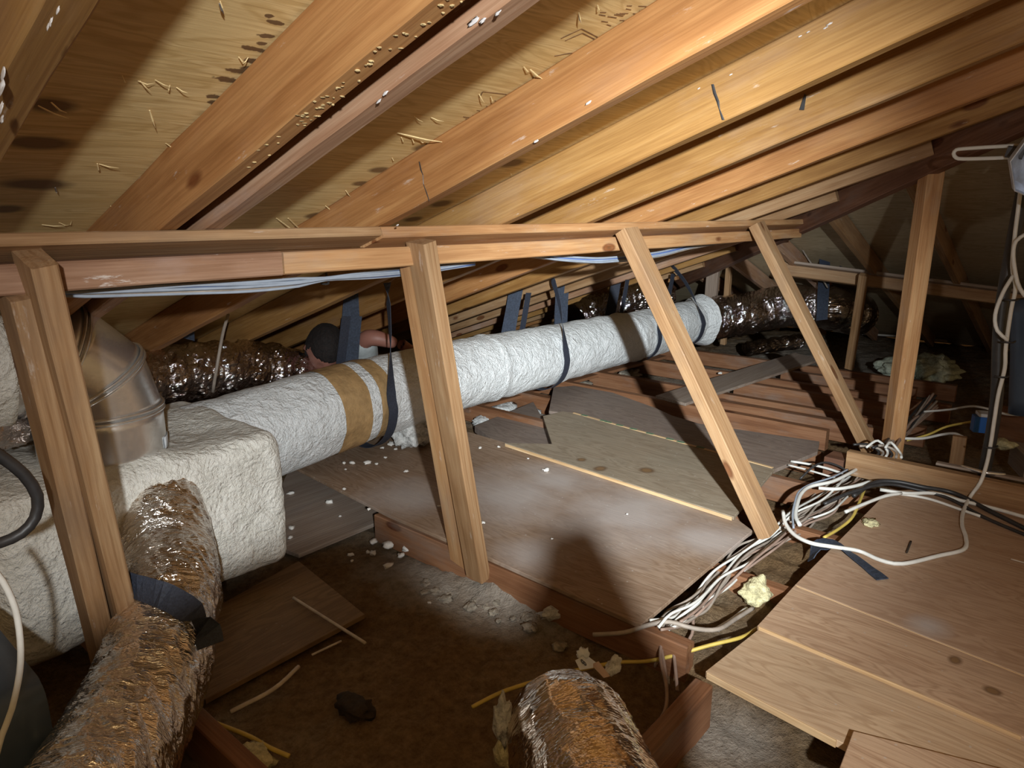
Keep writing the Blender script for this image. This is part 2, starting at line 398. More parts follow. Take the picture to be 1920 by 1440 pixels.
def tube(name, pts, r, mat, parent=None, sides=8, step=0.02, fn=None, caps=True, smooth=True, up0=(0, 0, 1)):
    path = catmull(pts, step) if len(pts) > 2 or fn else catmull([pts[0], (Vector(pts[0])+Vector(pts[1]))/2, pts[1]], step)
    fr = frames(path, up0); V = []; s = 0.0
    for i, p in enumerate(path):
        if i: s += (p-path[i-1]).length
        t, a, b = fr[i]
        for j in range(sides):
            th = 2*math.pi*j/sides
            rr = r if fn is None else fn(s, th, i/(len(path)-1))
            V.append(p+a*(math.cos(th)*rr)+b*(math.sin(th)*rr))
    Fc = []
    for i in range(len(path)-1):
        for j in range(sides):
            a = i*sides+j; c = i*sides+(j+1) % sides
            Fc.append((a, c, c+sides, a+sides))
    if caps:
        Fc.append(tuple(range(sides-1, -1, -1))); n = (len(path)-1)*sides; Fc.append(tuple(n+j for j in range(sides)))
    o = pyd(name, V, Fc, mat, parent, smooth)
    if fn is not None:
        acc = [0.0]
        for i in range(1, len(path)): acc.append(acc[-1]+(path[i]-path[i-1]).length)
        uvl = o.data.uv_layers.new(name='UVMap'); k = 0
        for p in o.data.polygons:
            vi = list(p.vertices); js = [v % sides for v in vi]
            wrap = (max(js)-min(js)) > 2 and len(vi) == 4
            for li, v, jj in zip(p.loop_indices, vi, js):
                if wrap and jj == 0: jj = sides
                uvl.data[li].uv = (acc[v//sides], jj/sides*2*math.pi*r)
    return o
def ribbon(name, pts, widths, mat, parent=None, wdirs=None, thick=0.0025, step=0.015):
    """webbing strap: pts, width per point, width direction per point"""
    P = [Vector(p) for p in pts]; n = len(P)
    if wdirs is None: wdirs = [Vector((1, 0, 0))]*n
    wd = [Vector(w).normalized() for w in wdirs]
    path = catmull(P, step)
    # arc mapping
    idx = [0.0]
    tot = []
    k = 0; segs = []
    for i in range(n-1):
        c = max(2, int((P[i+1]-P[i]).length/step)); segs.append(c)
    V = []; m = 0
    fr = frames(path)
    for i in range(n-1):
        for q in range(segs[i]):
            f = q/segs[i]; tot.append((i, f))
    tot.append((n-2, 1.0))
    for (i, f), p, (t, a, b) in zip(tot, path, fr):
        w = wd[i].lerp(wd[i+1], f); w = (w-t*w.dot(t)).normalized(); nn = t.cross(w).normalized()*thick/2
        h = (widths[i]*(1-f)+widths[i+1]*f)/2
        V += [p-w*h-nn, p+w*h-nn, p+w*h+nn, p-w*h+nn]
    Fc = []
    for i in range(len(path)-1):
        for j in range(4):
            a = i*4+j; c = i*4+(j+1) % 4; Fc.append((a, c, c+4, a+4))
    Fc.append((3, 2, 1, 0)); k = (len(path)-1)*4; Fc.append((k, k+1, k+2, k+3))
    o = pyd(name, V, Fc, mat, parent, False)
    bm = bmesh.new(); bm.from_mesh(o.data); bmesh.ops.recalc_face_normals(bm, faces=bm.faces); bm.to_mesh(o.data); bm.free()
    return o
def fbm(v, oct=4):
    s = 0; a = 1; t = 0
    for i in range(oct):
        s += noise.noise(v)*a; t += a; v = v*2.03; a *= .5
    return s/t
def lump(name, c, r, mat, parent=None, amp=0.35, freq=2.0, sub=3, seed=0, flat=1.0):
    bm = bmesh.new(); bmesh.ops.create_icosphere(bm, subdivisions=sub, radius=1)
    for v in bm.verts:
        d = v.co.normalized(); k = 1+amp*2*fbm(d*freq+Vector((seed*7.3, seed*3.1, 0)), 4)
        v.co = Vector((d.x*r[0]*k, d.y*r[1]*k, d.z*r[2]*k*flat))
    me = bpy.data.meshes.new(name); bm.to_mesh(me); bm.free()
    o = link(name, me, mat, None, True); o.location = c
    if parent is not None:
        bpy.context.view_layer.update(); o.parent = parent; o.matrix_parent_inverse = parent.matrix_world.inverted()
    return o

# ================================================================== THE SETTING
# insulation bed between and over the joists
nx, ny = 430, 300
xs = np.linspace(-1.4, 7.4, nx); ys = np.linspace(-1.6, 4.9, ny)
V = []
bp = PZ(960, 1110, -.11); bq = PZ(800, 1090, -.12)
for y in ys:
    for x in xs:
        z = -0.135 + 0.018*fbm(Vector((x*2, y*2, 0)), 3) + 0.022*fbm(Vector((x*12, y*12, 3)), 4)
        z += (0.075+.05*fbm(Vector((x*22, y*22, 9)), 3))*math.exp(-(((x-bp.x-.03)/.085)**2+((y-bp.y)/.24)**2)) + 0.02*math.exp(-(((x-bq.x)/.12)**2+((y-bq.y)/.2)**2))
        if .50 < y < .86 and 1.40 < x < 2.85: z += (.065+.05*fbm(Vector((x*9, y*9, 4)), 3))*min(1, (y-.50)/.05, (.86-y)/.05, (x-1.40)/.1, (2.85-x)/.1)
        if z > -0.02: z = -0.02
        V.append((x, y, z))
Fc = [(j*nx+i, j*nx+i+1, (j+1)*nx+i+1, (j+1)*nx+i) for j in range(ny-1) for i in range(nx-1)]
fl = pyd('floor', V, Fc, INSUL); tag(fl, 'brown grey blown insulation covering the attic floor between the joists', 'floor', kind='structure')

# main roof deck, local X = world x, local Y = down the slope
def deck_uv(p): # world point -> local of the main deck object
    return (p.x, (p.y-0)/CA if False else (p.y*CA - (p.z)*SA)) 
def loc_main(px, py):
    p = PK(px, py, 1.445); return (p.x, p.y*CA - p.z*SA)
stains = []
for (px, py, w, h) in [(430,150,26,4),(455,180,20,5),(445,133,20,3.5),(475,115,18,3.5),(478,93,22,3),(400,181,16,3),(500,68,14,3),(515,42,16,2.5),(505,30,8,2.5),(470,150,18,4),(425,200,12,3),(405,193,14,3),(462,130,12,4),(490,82,8,2.5)]:
    a = loc_main(px, py); b = loc_main(px+w, py); c = loc_main(px, py+h)
    stains.append((a[0], a[1], abs(b[0]-a[0])*.95+.002, abs(c[1]-a[1])*.95+.002))
knots = []
for (px, py, w, h) in [(75,268,62,11),(70,346,60,9),(95,198,48,12),(793,277,16,6),(712,319,18,5),(676,344,14,4),(960,306,20,8),(828,382,16,6),(590,404,15,5),(10,392,30,6),(775,411,14,4)]:
    a = loc_main(px, py); b = loc_main(px+w, py); c = loc_main(px, py+h)
    knots.append((a[0], a[1], abs(b[0]-a[0])+.002, abs(c[1]-a[1])+.002))
DECK = plywood('roof_plywood', (0.62, 0.42, 0.165), (0.80, 0.58, 0.255), (0.88, 0.67, 0.33), stains=stains, knots=knots, dirt=(0.66, 0.45, 0.19), dirt_amt=0.4, band=1.3)
YL = 4.75
s0 = (-1.2)*CA - roof_z(-1.2, 1.445)*SA; s1 = YL*CA - roof_z(YL, 1.445)*SA
def s_of_y(y): return y*CA - roof_z(y, 1.445)*SA
bm = bmesh.new()
pl = [(-1.5, s_of_y(-1.2)), (2.54-1.2, s_of_y(-1.2)), (2.54+YL, s_of_y(YL)), (-1.5, s_of_y(YL))]
lo_ = [bm.verts.new((a, b, 0)) for a, b in pl]; hi_ = [bm.verts.new((a, b, .014)) for a, b in pl]
bm.faces.new(lo_[::-1]); bm.faces.new(hi_)
for i in range(4): bm.faces.new((lo_[i], lo_[(i+1) % 4], hi_[(i+1) % 4], hi_[i]))
me = bpy.data.meshes.new('ceiling'); bm.to_mesh(me); bm.free()
deck = link('ceiling', me, DECK)
deck.matrix_world = Matrix(((1, 0, 0, 0), (0, CA, SA, 1.445*SA), (0, -SA, CA, 1.445*CA), (0, 0, 0, 1)))
tag(deck, 'yellow pine plywood roof deck with dark knots and splintered nail tips', 'roof deck', kind='structure')
bpy.context.view_layer.update()

# hip-end roof deck
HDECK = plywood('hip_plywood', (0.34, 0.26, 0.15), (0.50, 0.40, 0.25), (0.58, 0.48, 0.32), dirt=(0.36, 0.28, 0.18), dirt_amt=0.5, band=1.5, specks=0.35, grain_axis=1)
KH = 2.42*CA
bm = bmesh.new()
pl = [(1.54, -1.0), (1.54+5.75, -2.6), (2.54+YL, YL), (1.54, -1.0)]
pl = [(1.34, -1.2), (7.29, -1.2), (7.29, YL)]
def hz(x, z0): return z0 - math.tan(ANG)*x
lo_ = [bm.verts.new((a*CA - hz(a, 2.42)*SA, b, 0)) for a, b in pl]
hi_ = [bm.verts.new((v.co.x, v.co.y, .014)) for v in lo_]
bm.faces.new(lo_[::-1]); bm.faces.new(hi_)
for i in range(3): bm.faces.new((lo_[i], lo_[(i+1) % 3], hi_[(i+1) % 3], hi_[i]))
bmesh.ops.recalc_face_normals(bm, faces=bm.faces)
me = bpy.data.meshes.new('wall_far'); bm.to_mesh(me); bm.free()
hd = link('wall_far', me, HDECK)
hd.matrix_world = Matrix(((CA, 0, SA, KH*SA), (0, 1, 0, 0), (-SA, 0, CA, KH*CA), (0, 0, 0, 1)))
tag(hd, 'shadowed plywood deck of the hip end sloping down at the far end', 'roof deck', kind='structure')

# nail tips and splinters under the deck (children of the deck)
def sliver(px, py, w_, h_, bend=0.0, nail=False):
    a = PK(px, py, 1.443); b = PK(px+w_, py+h_, 1.443)
    d = (b-a); L = max(d.length, .006); ax = d.normalized()
    off = -RN*(0.006+0.25*L*abs(bend))
    c = a+off; mid = (a+b)/2+off*0.55+Vector((0, 0, -.001)); e = b-RN*.001
    s = RN.cross(ax).normalized()
    w0 = min(.0014, max(0.0007, 0.03*L)) if not nail else .0012
    V = []
    for p, ww in ((a-RN*.001, w0), (mid, w0*1.3), (b+off*(0.9 if bend > 0 else .2), w0*.2)):
        V += [p-s*ww, p+s*ww, p+s*ww*.6-RN*ww, p-s*ww*.6-RN*ww]
    Fc = []
    for i in range(2):
        for j in range(4): Fc.append((i*4+j, i*4+(j+1) % 4, i*4+4+(j+1) % 4, i*4+4+j))
    Fc += [(3, 2, 1, 0), (8, 9, 10, 11)]
    o = pyd('nail_tip' if nail else 'splinter', V, Fc, NAILM if nail else SPLIN, deck, False)
    bpy.context.view_layer.update()
for a in [(262,150,18,12),(258,150,32,4),(290,148,28,6),(330,162,20,3),(318,158,-6,10),(447,105,12,8),(465,106,-12,4),(508,97,12,3),(518,100,-8,8),(455,150,14,4),(450,152,10,7),
          (280,205,8,22),(310,267,18,6),(330,272,-8,5),(182,305,3,16),(185,306,36,1),(78,420,42,-4),(110,416,22,4),(128,420,6,-7),(207,385,24,6),(216,393,16,-10),(518,408,45,22),(540,408,30,25),(70,196,55,12),(95,190,30,20),
          (982,124,12,10),(994,129,22,9),(1013,138,8,-1),(898,175,8,9),(920,180,5,10),(775,216,16,4),(808,219,22,0),(745,248,100,8),(752,256,6,9),(772,258,6,10),(785,262,14,3),(1085,22,3,12),(1120,8,4,10),(955,320,4,4),(998,322,9,10),(1123,258,12,3),(820,407,16,4),(735,295,4,4),(648,356,8,6),(412,0,6,12),(1190,224,4,6),(610,385,14,4),(228,140,8,14),(608,18,16,5),(575,200,16,3)]:
    sliver(*a, bend=rnd.choice((0, .3, .6)))
for a in [(517,100,3,9),(457,155,4,6),(103,350,2,5),(411,4,6,11),(945,345,5,3),(1085,26,2,8),(505,220,3,5),(950,343,5,3)]:
    sliver(*a, bend=.6, nail=True)
# faint stencilled grade stamps on the deck
def ink_line(px0, py0, px1, py1, w=0.0018, parent=deck, mat=INK, name='grade_stamp'):
    a = PK(px0, py0, 1.4445); b = PK(px1, py1, 1.4445); ax = (b-a).normalized(); s = RN.cross(ax).normalized()*w
    t = RN*.0004
    V = [a-s-t, b-s-t, b+s-t, a+s-t, a-s+t, b-s+t, b+s+t, a+s+t]
    return V
V = []; Fc = []
def addq(vs):
    k = len(V); V.extend(vs)
    for f in ((0, 3, 2, 1), (4, 5, 6, 7), (0, 1, 5, 4), (1, 2, 6, 5), (2, 3, 7, 6), (3, 0, 4, 7)): Fc.append(tuple(k+i for i in f))
for seg in [(1052,72,1090,54),(1090,54,1135,77),(1060,76,1092,62),(1092,62,1128,80),(905,172,960,178),(905,172,900,182),(1040,105,1110,92)]: addq(ink_line(*seg, w=.0009))
for i in range(26):
    x = 1050+rnd.random()*95; y = 160-(x-1000)*.62+rnd.random()*34-6
    addq(ink_line(x, y, x+6+rnd.random()*14, y+1+rnd.random()*3, w=.0009))
for i in range(22):
    x = 860+rnd.random()*110; y = 235-(x-860)*.5+rnd.random()*20-14
    addq(ink_line(x, y, x+4+rnd.random()*12, y+1+rnd.random()*2, w=.0007))
for i in range(22):
    x = 1120+rnd.random()*130; y = 42-(x-1120)*.32+rnd.random()*30-20
    if y > 0: addq(ink_line(x, y, x+5+rnd.random()*13, y+rnd.random()*3, w=.0008))
pyd('grade_stamp', V, Fc, INK, deck, False)

# rafters ---------------------------------------------------------------
def rafter(xr, y0, y1, mat, label, t=.038, depth=.105, k0=1.34, group=None):
    km = k0+depth/2
    a = Vector((xr-t/2, y0, roof_z(y0, km))); b = Vector((xr-t/2, y1, roof_z(y1, km)))
    o = board('rafter', a, b, t, depth-.001, mat, RN, rough=.0025)
    tag(o, label, 'rafter', group); return o
Y1 = 4.55
rafter(-.13, -1.1, Y1, RAFTER_B, 'rafter running just left of the splashed corner rafter')
rafter(.28, -1.1, Y1, RAFTER_B, 'bright rafter with white splashes in the upper left corner', t=.043)
ra = rafter(.600, -1.1, Y1, RAFTER, 'orange rafter with crusty glue on its lower edge, left of the paired one')
rb = rafter(.685, -1.1, Y1, RAFTER_C, 'dusty purplish rafter paired close beside the glue-crusted orange rafter')
rafter(1.09, -1.1, Y1, RAFTER, 'wide orange rafter with a vertical crack and white paint dabs')
rafter(1.507, -1.1, Y1, RAFTER_B, 'golden rafter with a dark vertical split and purple lower stain')
rafter(1.91, -1.1, Y1, RAFTER_B, 'yellow rafter with a small black tab hanging at its top edge')
rafter(2.35, -.15, Y1, RAFTER, 'reddish rafter fourth below the cracked orange one')
rafter(2.745, .25, Y1, RAFTER_B, 'pale tan rafter reaching the top of the upright post')
rafter(3.15, .62, Y1, STUD, 'short pale jack rafter ending against the upright post', depth=.10)
for i, x in enumerate((3.57, 3.98, 4.39, 4.80, 5.21, 5.62)):
    rafter(x, x-2.50, Y1, (STUD, RAFTER_C, RAFTER_B, STUD, RAFTER, STUD)[i],
           ['greyish jack rafter stub just above the far end of the purlin',
            'jack rafter behind the purlin end, its foot above the dark foil duct',
            'jack rafter beyond the far end of the purlin',
            'second jack rafter beyond the far end of the purlin',
            'jack rafter over the dark foil duct near the far corner',
            'last jack rafter in the far corner'][i])
# crusty glue, split lines, tape tabs on rafters as parts
gv = []
for i in range(60):
    f = rnd.random(); px = 880-f*420+rnd.uniform(-4, 4) if rnd.random() < .7 else 600+rnd.uniform(-30, 40)
    py = 438-.807*(px-325)-rnd.uniform(3, 18)
    p = PK(px, py, 1.34); x = rnd.uniform(.566, .596)
    p = Vector((x, p.y, roof_z(p.y, 1.34)))
    gv.append(p)
GLUE = plain('glue_crust', (0.52, 0.38, 0.18), 0.8, 0, .3, 120, .5)
bpy.context.view_layer.update()
for p in gv:
    bm = bmesh.new()
    m_ = Matrix.Translation(p) @ Matrix.Rotation(rnd.random()*3, 4, 'Z') @ Matrix.Diagonal((rnd.uniform(.002, .005), rnd.uniform(.0015, .0045), rnd.uniform(.0008, .0018), 1))
    bmesh.ops.create_icosphere(bm, subdivisions=1, radius=1, matrix=m_)
    me = bpy.data.meshes.new('glue_dab'); bm.to_mesh(me); bm.free()
    link('glue_dab', me, GLUE, ra)
def crack(parent, x, pts, w=0.0016, mat=BLACK, name='crack'):
    P = [PX(a, b, x-.0395) for a, b in pts]; V = []
    for i, p in enumerate(P):
        ww = w*(.4+rnd.random())
        V += [p+Vector((0, -ww, 0)), p+Vector((0, ww, 0)), p+Vector((-.0008, 0, 0))]
    Fc = []
    for i in range(len(P)-1):
        for j in range(3): Fc.append((i*3+j, i*3+(j+1) % 3, i*3+3+(j+1) % 3, i*3+3+j))
    pyd(name, V, Fc, mat, parent, False)
R = {o['label'][:12]: o for o in bpy.data.objects if o.name.startswith('rafter')}
crack(R['wide orange '], 1.09, [(786,303),(789,318),(793,328),(794,345),(800,362),(805,377)])
crack(R['golden rafte'], 1.507, [(1336,158),(1340,175),(1346,190),(1349,205),(1356,225)], w=.003)
tab = R['yellow rafte']
pyd('paper_tab', [PX(1508,176,1.868), PX(1512,178,1.868), PX(1508,206,1.866), PX(1499,206,1.866), PX(1508,176,1.872), PX(1512,178,1.872), PX(1508,206,1.870), PX(1499,206,1.870)],
    [(0,1,2,3),(7,6,5,4),(0,4,5,1),(1,5,6,2),(2,6,7,3),(3,7,4,0)], BLACK, tab, False)
PAINT = plain('white_paint_splash', (0.62, 0.58, 0.56), .8, 0, .15, 60)
def splash(parent, pts, x, r=.006):
    for i, (px, py, k) in enumerate(pts):
        p = PX(px, py, x); bm = bmesh.new()
        bmesh.ops.create_icosphere(bm, subdivisions=2, radius=1)
        for v in bm.verts:
            d = v.co.normalized(); q = 1+.9*noise.noise(d*2+Vector((px, py, 0)))
            v.co = p+Vector((d.x*.0005, d.y*r*k*q*.8, d.z*r*k*.3*q+(-.35*d.y*r*k*q*.8)))
        me = bpy.data.meshes.new('paint_splash'); bm.to_mesh(me); bm.free(); link('paint_splash', me, PAINT, parent, True)
splash(R['wide orange '], [(1103,193,1.2),(1005,265,1.2),(745,422,1)], 1.051)
splash(R['golden rafte'], [(1555,45,1.5),(1548,52,1.3),(1500,68,1.2),(1515,60,1.0),(1370,140,1),(1310,166,1)], 1.468, .004)
splash(R['bright rafte'], [(5,140,2.2),(2,165,2.8),(95,42,1.2),(90,50,1.0),(108,20,1.0),(0,205,2.4),(3,225,1.6)], .236, .006)
splash(rb, [(888,40,1.8),(905,38,1.2),(933,25,1),(722,175,1.2),(710,190,1)], .646, .006)

# hip rafter
hp0 = Vector((1.6, -.94, 0)); hp1 = Vector((6.9, 4.36, 0))
for p in (hp0, hp1): p.z = roof_z(p.y, 1.345)+.015
tag(board('hip_rafter', hp0, hp1, .045, .17, DARKWOOD, (0, 0, 1), rough=.002), 'dark hip rafter rising diagonally to the upper right above the post', 'rafter')
# jack rafters of the hip end
for i, y in enumerate((-.55, -.12, .30, .74, 1.17, 1.62, 2.06, 2.5)):
    x0 = y+2.58; x1 = 6.95
    zc = lambda x: (2.302-math.tan(ANG)*x)+.055
    o = board('rafter', (x0, y, zc(x0)), (x1, y, zc(x1)), .038, .100, STUD if i in (3, 4) else RAFTER_C, HN)
    tag(o, ['hip-end jack rafter outside the right edge of view',
            'hip-end jack rafter just outside the right edge',
            'hip-end jack rafter behind the clamp lamp and its cord',
            'tan hip-end jack rafter directly left of the upright post',
            'small tan hip-end jack rafter beside the dark hanging strap',
            'hip-end jack rafter behind the dark foil duct',
            'hip-end jack rafter low in the far corner',
            'lowest hip-end jack rafter in the far corner'][i], 'rafter')

# ================================================================== PURLIN
YP = 1.33
def purlin(xa, xb, mat, dy, dz, w, t, label, ztilt=0.0):
    kc = 1.34 - t/2 - dz
    a = Vector((xa, YP+dy, roof_z(YP+dy, kc))); b = Vector((xb, YP+dy, roof_z(YP+dy, kc)+ztilt))
    if dy > .0225: a.z -= .004; b.z -= .004
    o = board('purlin_board', a, b, w, t, mat, RN if dy < .01 else (0, 0, 1), rough=.0025); tag(o, label, 'beam'); return o
purlin(-.6, PY(716, 447, 1.285).x, STUD, 0.0, 0.0, .089, .021, 'orange upper purlin board ending halfway along, above the two-piece left brace')
purlin(PY(716, 447, 1.285).x+.003, 3.92, PURLIN, 0.0, 0.0, .089, .026, 'weathered upper purlin board with whitish sappy end running to the far corner')
purlin(-.6, PY(532, 500, 1.31).x, PURLIN_R, .024, .020, .080, .048, 'reddish brown lower purlin board with scuffed paint, left end of view')
purlin(PY(532, 500, 1.31).x+.003, 3.86, PURLIN, .022, .026, .080, .046, 'swirly grained lower purlin board carrying the three far braces')

# ================================================================== BRACES
def brace(name, foot, top, w, t, mat, label, upv=(0, 1, 0), parent=None):
    o = board(name, foot, top, w, t, mat, upv, rough=.002)
    if label: tag(o, label, 'brace')
    return o
# left two-piece brace
bt = empty('purlin_brace', (.48, 1.58, -.05)); tag(bt, 'two-board leaning brace in front of the white foam plenum box', 'brace')
b1top_r = PY(64, 482, 1.275); b1foot_r = Vector((.535, 1.60, -.06))
b1top_l = PY(30, 545, 1.335); b1foot_l = Vector((.485, 1.62, -.08))
board('front_board', (b1foot_r.x, b1foot_r.y, b1foot_r.z), b1top_r, .038, .085, STUD, (0, 1, .2), bt)
board('rear_board', b1foot_l, b1top_l, .038, .080, STUD, (0, 1, .2), bt)
# second brace, two boards
bt = empty('purlin_brace', (1.33, 1.2, -.04)); tag(bt, 'two-board brace standing in the grey insulation at centre, in front of the long duct', 'brace')
board('front_board', PZ(897, 1080, -.07), PY(789, 452, 1.29), .040, .070, STUD, (0, 1, .2), bt)
board('rear_board', PZ(868, 1060, -.08), PY(776, 494, 1.335), .038, .074, PURLIN, (0, 1, .2), bt)
# third and fourth single braces
brace('purlin_brace', (2.13, .735, .0), PY(1175, 432, 1.28), .088, .042, STUD, 'long single leaning brace whose foot ends in the bundle of cables')
brace('purlin_brace', (3.30, .735, -.02), PY(1418, 420, 1.28), .080, .045, STUD, 'farther single leaning brace with its foot beside the upright post')
# upright post near the right
pf = PX(1672, 842, 3.3); ptp = PX(1782, 240, 3.12)
o = board('post', (3.30, pf.y, -.03), (3.17, .615, 1.235), .075, .062, PURLIN, (-.64, .77, 0)); tag(o, 'reddish upright post with a broad dark side, right of the leaning braces', 'post')

# far purlin under the hip end and its props
fa = PX(1500, 508, 4.70); fb = PX(1920, 563, 5.05); d_ = (fb-fa)
tag(board('far_purlin', fa-d_*.1, fb+d_*.9, .04, .085, STUD, (.3, 0, 1)), 'far horizontal purlin under the hip end, behind the upright post', 'beam')
fa2 = fa+Vector((-.03, 0, .045)); fb2 = fb+Vector((-.03, 0, .045))
tag(board('trim_board', fa2-d_*.05, fb2+d_*.9, .07, .018, GREYWOOD, (.3, 0, 1)), 'thin grey dusty batten lying along the far purlin', 'batten')
p0 = PX(1620, 515, 4.62); p1 = PX(1592, 690, 4.9)
tag(board('prop', p1, p0, .05, .035, STUD, (1, 0, 0)), 'pale slim prop under the far purlin, right of the dark foil duct', 'brace')
p0 = PX(1340, 480, 4.95); p1 = PX(1332, 570, 5.0)
tag(board('prop', p1, p0, .09, .035, GREYWOOD, (1, 0, 0)), 'grey flat prop standing behind the joint of the white and dark ducts', 'brace')
p0 = PX(1369, 480, 5.0); p1 = PX(1356, 645, 5.1)
tag(board('prop', p1, p0, .04, .035, STUD, (1, 0, 0)), 'narrow tan prop just right of the grey flat prop', 'brace')

# ================================================================== JOISTS AND FLOOR PANELS
def joist(p0, p1, label, mat=JOIST, w=.04, t=.10, name='joist', ztop=-.02, group=None):
    a = Vector((*p0, ztop-t/2)); b = Vector((*p1, ztop-t/2))
    o = board(name, a, b, w, t, mat, (0, 0, 1), rough=.003); tag(o, label, 'joist', group); return o
joist((1.445, .66), (1.445, 1.84), 'brown joist with a worn face along the front edge of the centre panel')
joist((1.86, .55), (1.86, 2.6), 'joist under the middle of the large centre panel')
joist((2.30, .55), (2.30, 2.6), 'joist under the seam of the centre floor panels', ztop=-.025)
joist((2.72, .10), (2.72, 3.3), 'joist under the far floor panels', ztop=-.025)
for i, (x, ya, yb, zt) in enumerate([(3.14, .90, 3.4, -.03), (3.42, .95, 3.3, .0), (3.62, .70, 1.6, .0), (3.85, .62, 3.2, -.02), (4.12, .78, 1.7, .0), (4.36, .60, 3.1, -.01), (4.62, .82, 1.6, .0), (4.9, .66, 3.0, -.01)]):
    joist((x, ya), (x-.02, yb), ['joist at the far edge of the floor panels', 'first reddish joist beyond the far floor panel', 'second short joist beyond the panels, beside the brace foot', 'joist crossing under the grey loose plank', 'short joist end behind the upright post', 'long joist beyond the grey loose plank', 'short far joist end in the stepped row', 'farthest joist of the stepped row'][i], mat=JOIST, ztop=zt, w=.05 if i % 2 else .06)
joist((.2, .575), (1.34, .575), 'reddish joist in the lower foreground beside the short foil duct', w=.045, t=.11, ztop=-.025)
joist((1.62, .530), (2.86, .530), 'dark joist along the cable trench under the right-hand boards', w=.045, t=.11, ztop=-.018)
joist((2.30, .50), (2.30, -.6), 'joist under the large right-hand board', ztop=-.02)
joist((.55, .9), (.55, 2.9), 'joist under the plenum box end', ztop=-.03)

def dirtc(*px): return [(PZ(a, b, 0).x, PZ(a, b, 0).y) for a, b in px]
def rel(origin, pts, z=0.0):
    out = []
    for px, py, w, h in pts:
        p = PZ(px, py, z); q = PZ(px+w, py, z); r = PZ(px, py+h, z)
        out.append((p.x-origin[0], p.y-origin[1], (p-q).length, (p-r).length))
    return out
BROWN = ((0.20, 0.125, 0.075), (0.285, 0.19, 0.125), (0.345, 0.245, 0.17))
oN = (1.8, 1.5)
PLY_NEAR = plywood('floor_ply_chalky', *BROWN, chalk=rel(oN, [(960,930,90,45),(1180,960,130,50),(1330,1010,60,40),(760,930,60,30),(1050,900,60,30),(1000,1040,50,25)]), chalk_amt=.62, dirt=(0.17, 0.095, 0.05), dirt_amt=.55, specks=.6, band=1.6, grain_axis=1)
PLY_MID = plywood('floor_ply_grey', (0.21, 0.155, 0.10), (0.30, 0.235, 0.165), (0.35, 0.285, 0.205), dirt=(0.23, 0.21, 0.16), dirt_amt=.4, specks=.6, grain_axis=1, band=1.2,
    knots=rel((2.47, 1.4), [(1212,888,14,5),(1125,885,14,4),(1090,868,10,3)]))
PLY_FAR = plywood('floor_ply_far', (0.17, 0.125, 0.10), (0.24, 0.18, 0.145), (0.28, 0.22, 0.18), dirt=(0.20, 0.16, 0.14), dirt_amt=.5, specks=.5, grain_axis=1)
oR = (2.3, .1)
PLY_R = plywood('right_board_ply', (0.33, 0.195, 0.115), (0.45, 0.29, 0.185), (0.50, 0.345, 0.23), dirt=(0.36, 0.235, 0.16), dirt_amt=.5, specks=.35, grain_axis=1, band=1.5,
    chalk=rel(oR, [(1742,1178,30,14)]), chalk_amt=.7)
PLY_R2 = plywood('right_board_ply_warm', (0.34, 0.20, 0.115), (0.48, 0.31, 0.195), (0.56, 0.385, 0.25), dirt=(0.37, 0.26, 0.18), dirt_amt=.4, specks=.45, grain_axis=1, band=1.3,
    knots=rel((1.72, .2), [(1790,1242,16,6),(1860,1300,12,8)]))
PLY_R3 = plywood('right_board_ply_pale', (0.38, 0.235, 0.13), (0.53, 0.36, 0.22), (0.60, 0.43, 0.275), dirt=(0.42, 0.31, 0.21), dirt_amt=.5, specks=.5, grain_axis=1, band=1.2)
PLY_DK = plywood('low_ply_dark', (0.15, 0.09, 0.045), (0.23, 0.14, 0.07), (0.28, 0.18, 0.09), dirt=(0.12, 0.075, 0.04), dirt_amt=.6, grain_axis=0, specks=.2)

def P2(*pts, z=0.0): return [(PZ(a, b, z).x, PZ(a, b, z).y) for a, b in pts]
def panel(name, poly, z0, z1, mat, label, origin=None, edge=None):
    o = slab(name, poly, z0, z1, mat, origin=origin); tag(o, label, 'plywood'); return o
near_poly = P2((540,870),(730,965),(920,1040),(1205,1173),(1413,995),(1378,970),(948,830),(905,815),(870,812),(620,822))
near_poly = [(1.49, 2.50), (1.43, 1.77), (1.425, 1.31), (1.41, .78), (2.12, .785), (2.20, .90), (2.27, 1.94), (2.28, 2.2), (2.05, 2.62)]
panel('floor_panel', near_poly, -.012, .0, PLY_NEAR, 'large brown plywood panel with chalky white dust in the centre of the floor', origin=oN)
mp_ = [(2.15, .862), (2.235, 1.95)] + P2((1035,838),(1018,785),(1055,776)) + [(2.82, 2.0), (2.74, 1.37), (2.69, .93)]
o = panel('floor_panel', mp_, .002, .014, PLY_MID, 'greyish plywood panel with jagged broken left end and dark knots', origin=(2.47, 1.4))
def strip(name, p0, p1, w, t, mat, parent):
    return board(name, p0, p1, w, t, mat, (0, 0, 1), parent, bev=.001, rough=.0004)
strip('pale_edge', (2.143, .866, .0075), (2.229, 1.94, .0075), .004, .0125, PLYEDGE, o)
o2 = panel('floor_panel', [(2.70, .94), (2.745, 1.37), (2.83, 2.0), (2.80, 2.14), (3.22, 2.43), (3.33, 2.36), (3.34, 2.1), (3.21, 1.75), (3.14, 1.62), (3.10, 1.45), (3.2, .92), (3.05, .88)], -.012, .004, PLY_FAR, 'far dark plywood panel with a green-dotted pale seam along its near edge')
e_ = strip('pale_edge', (2.695, .94, .0155), (2.822, 2.0, .0155), .014, .003, PLYEDGE, o2)
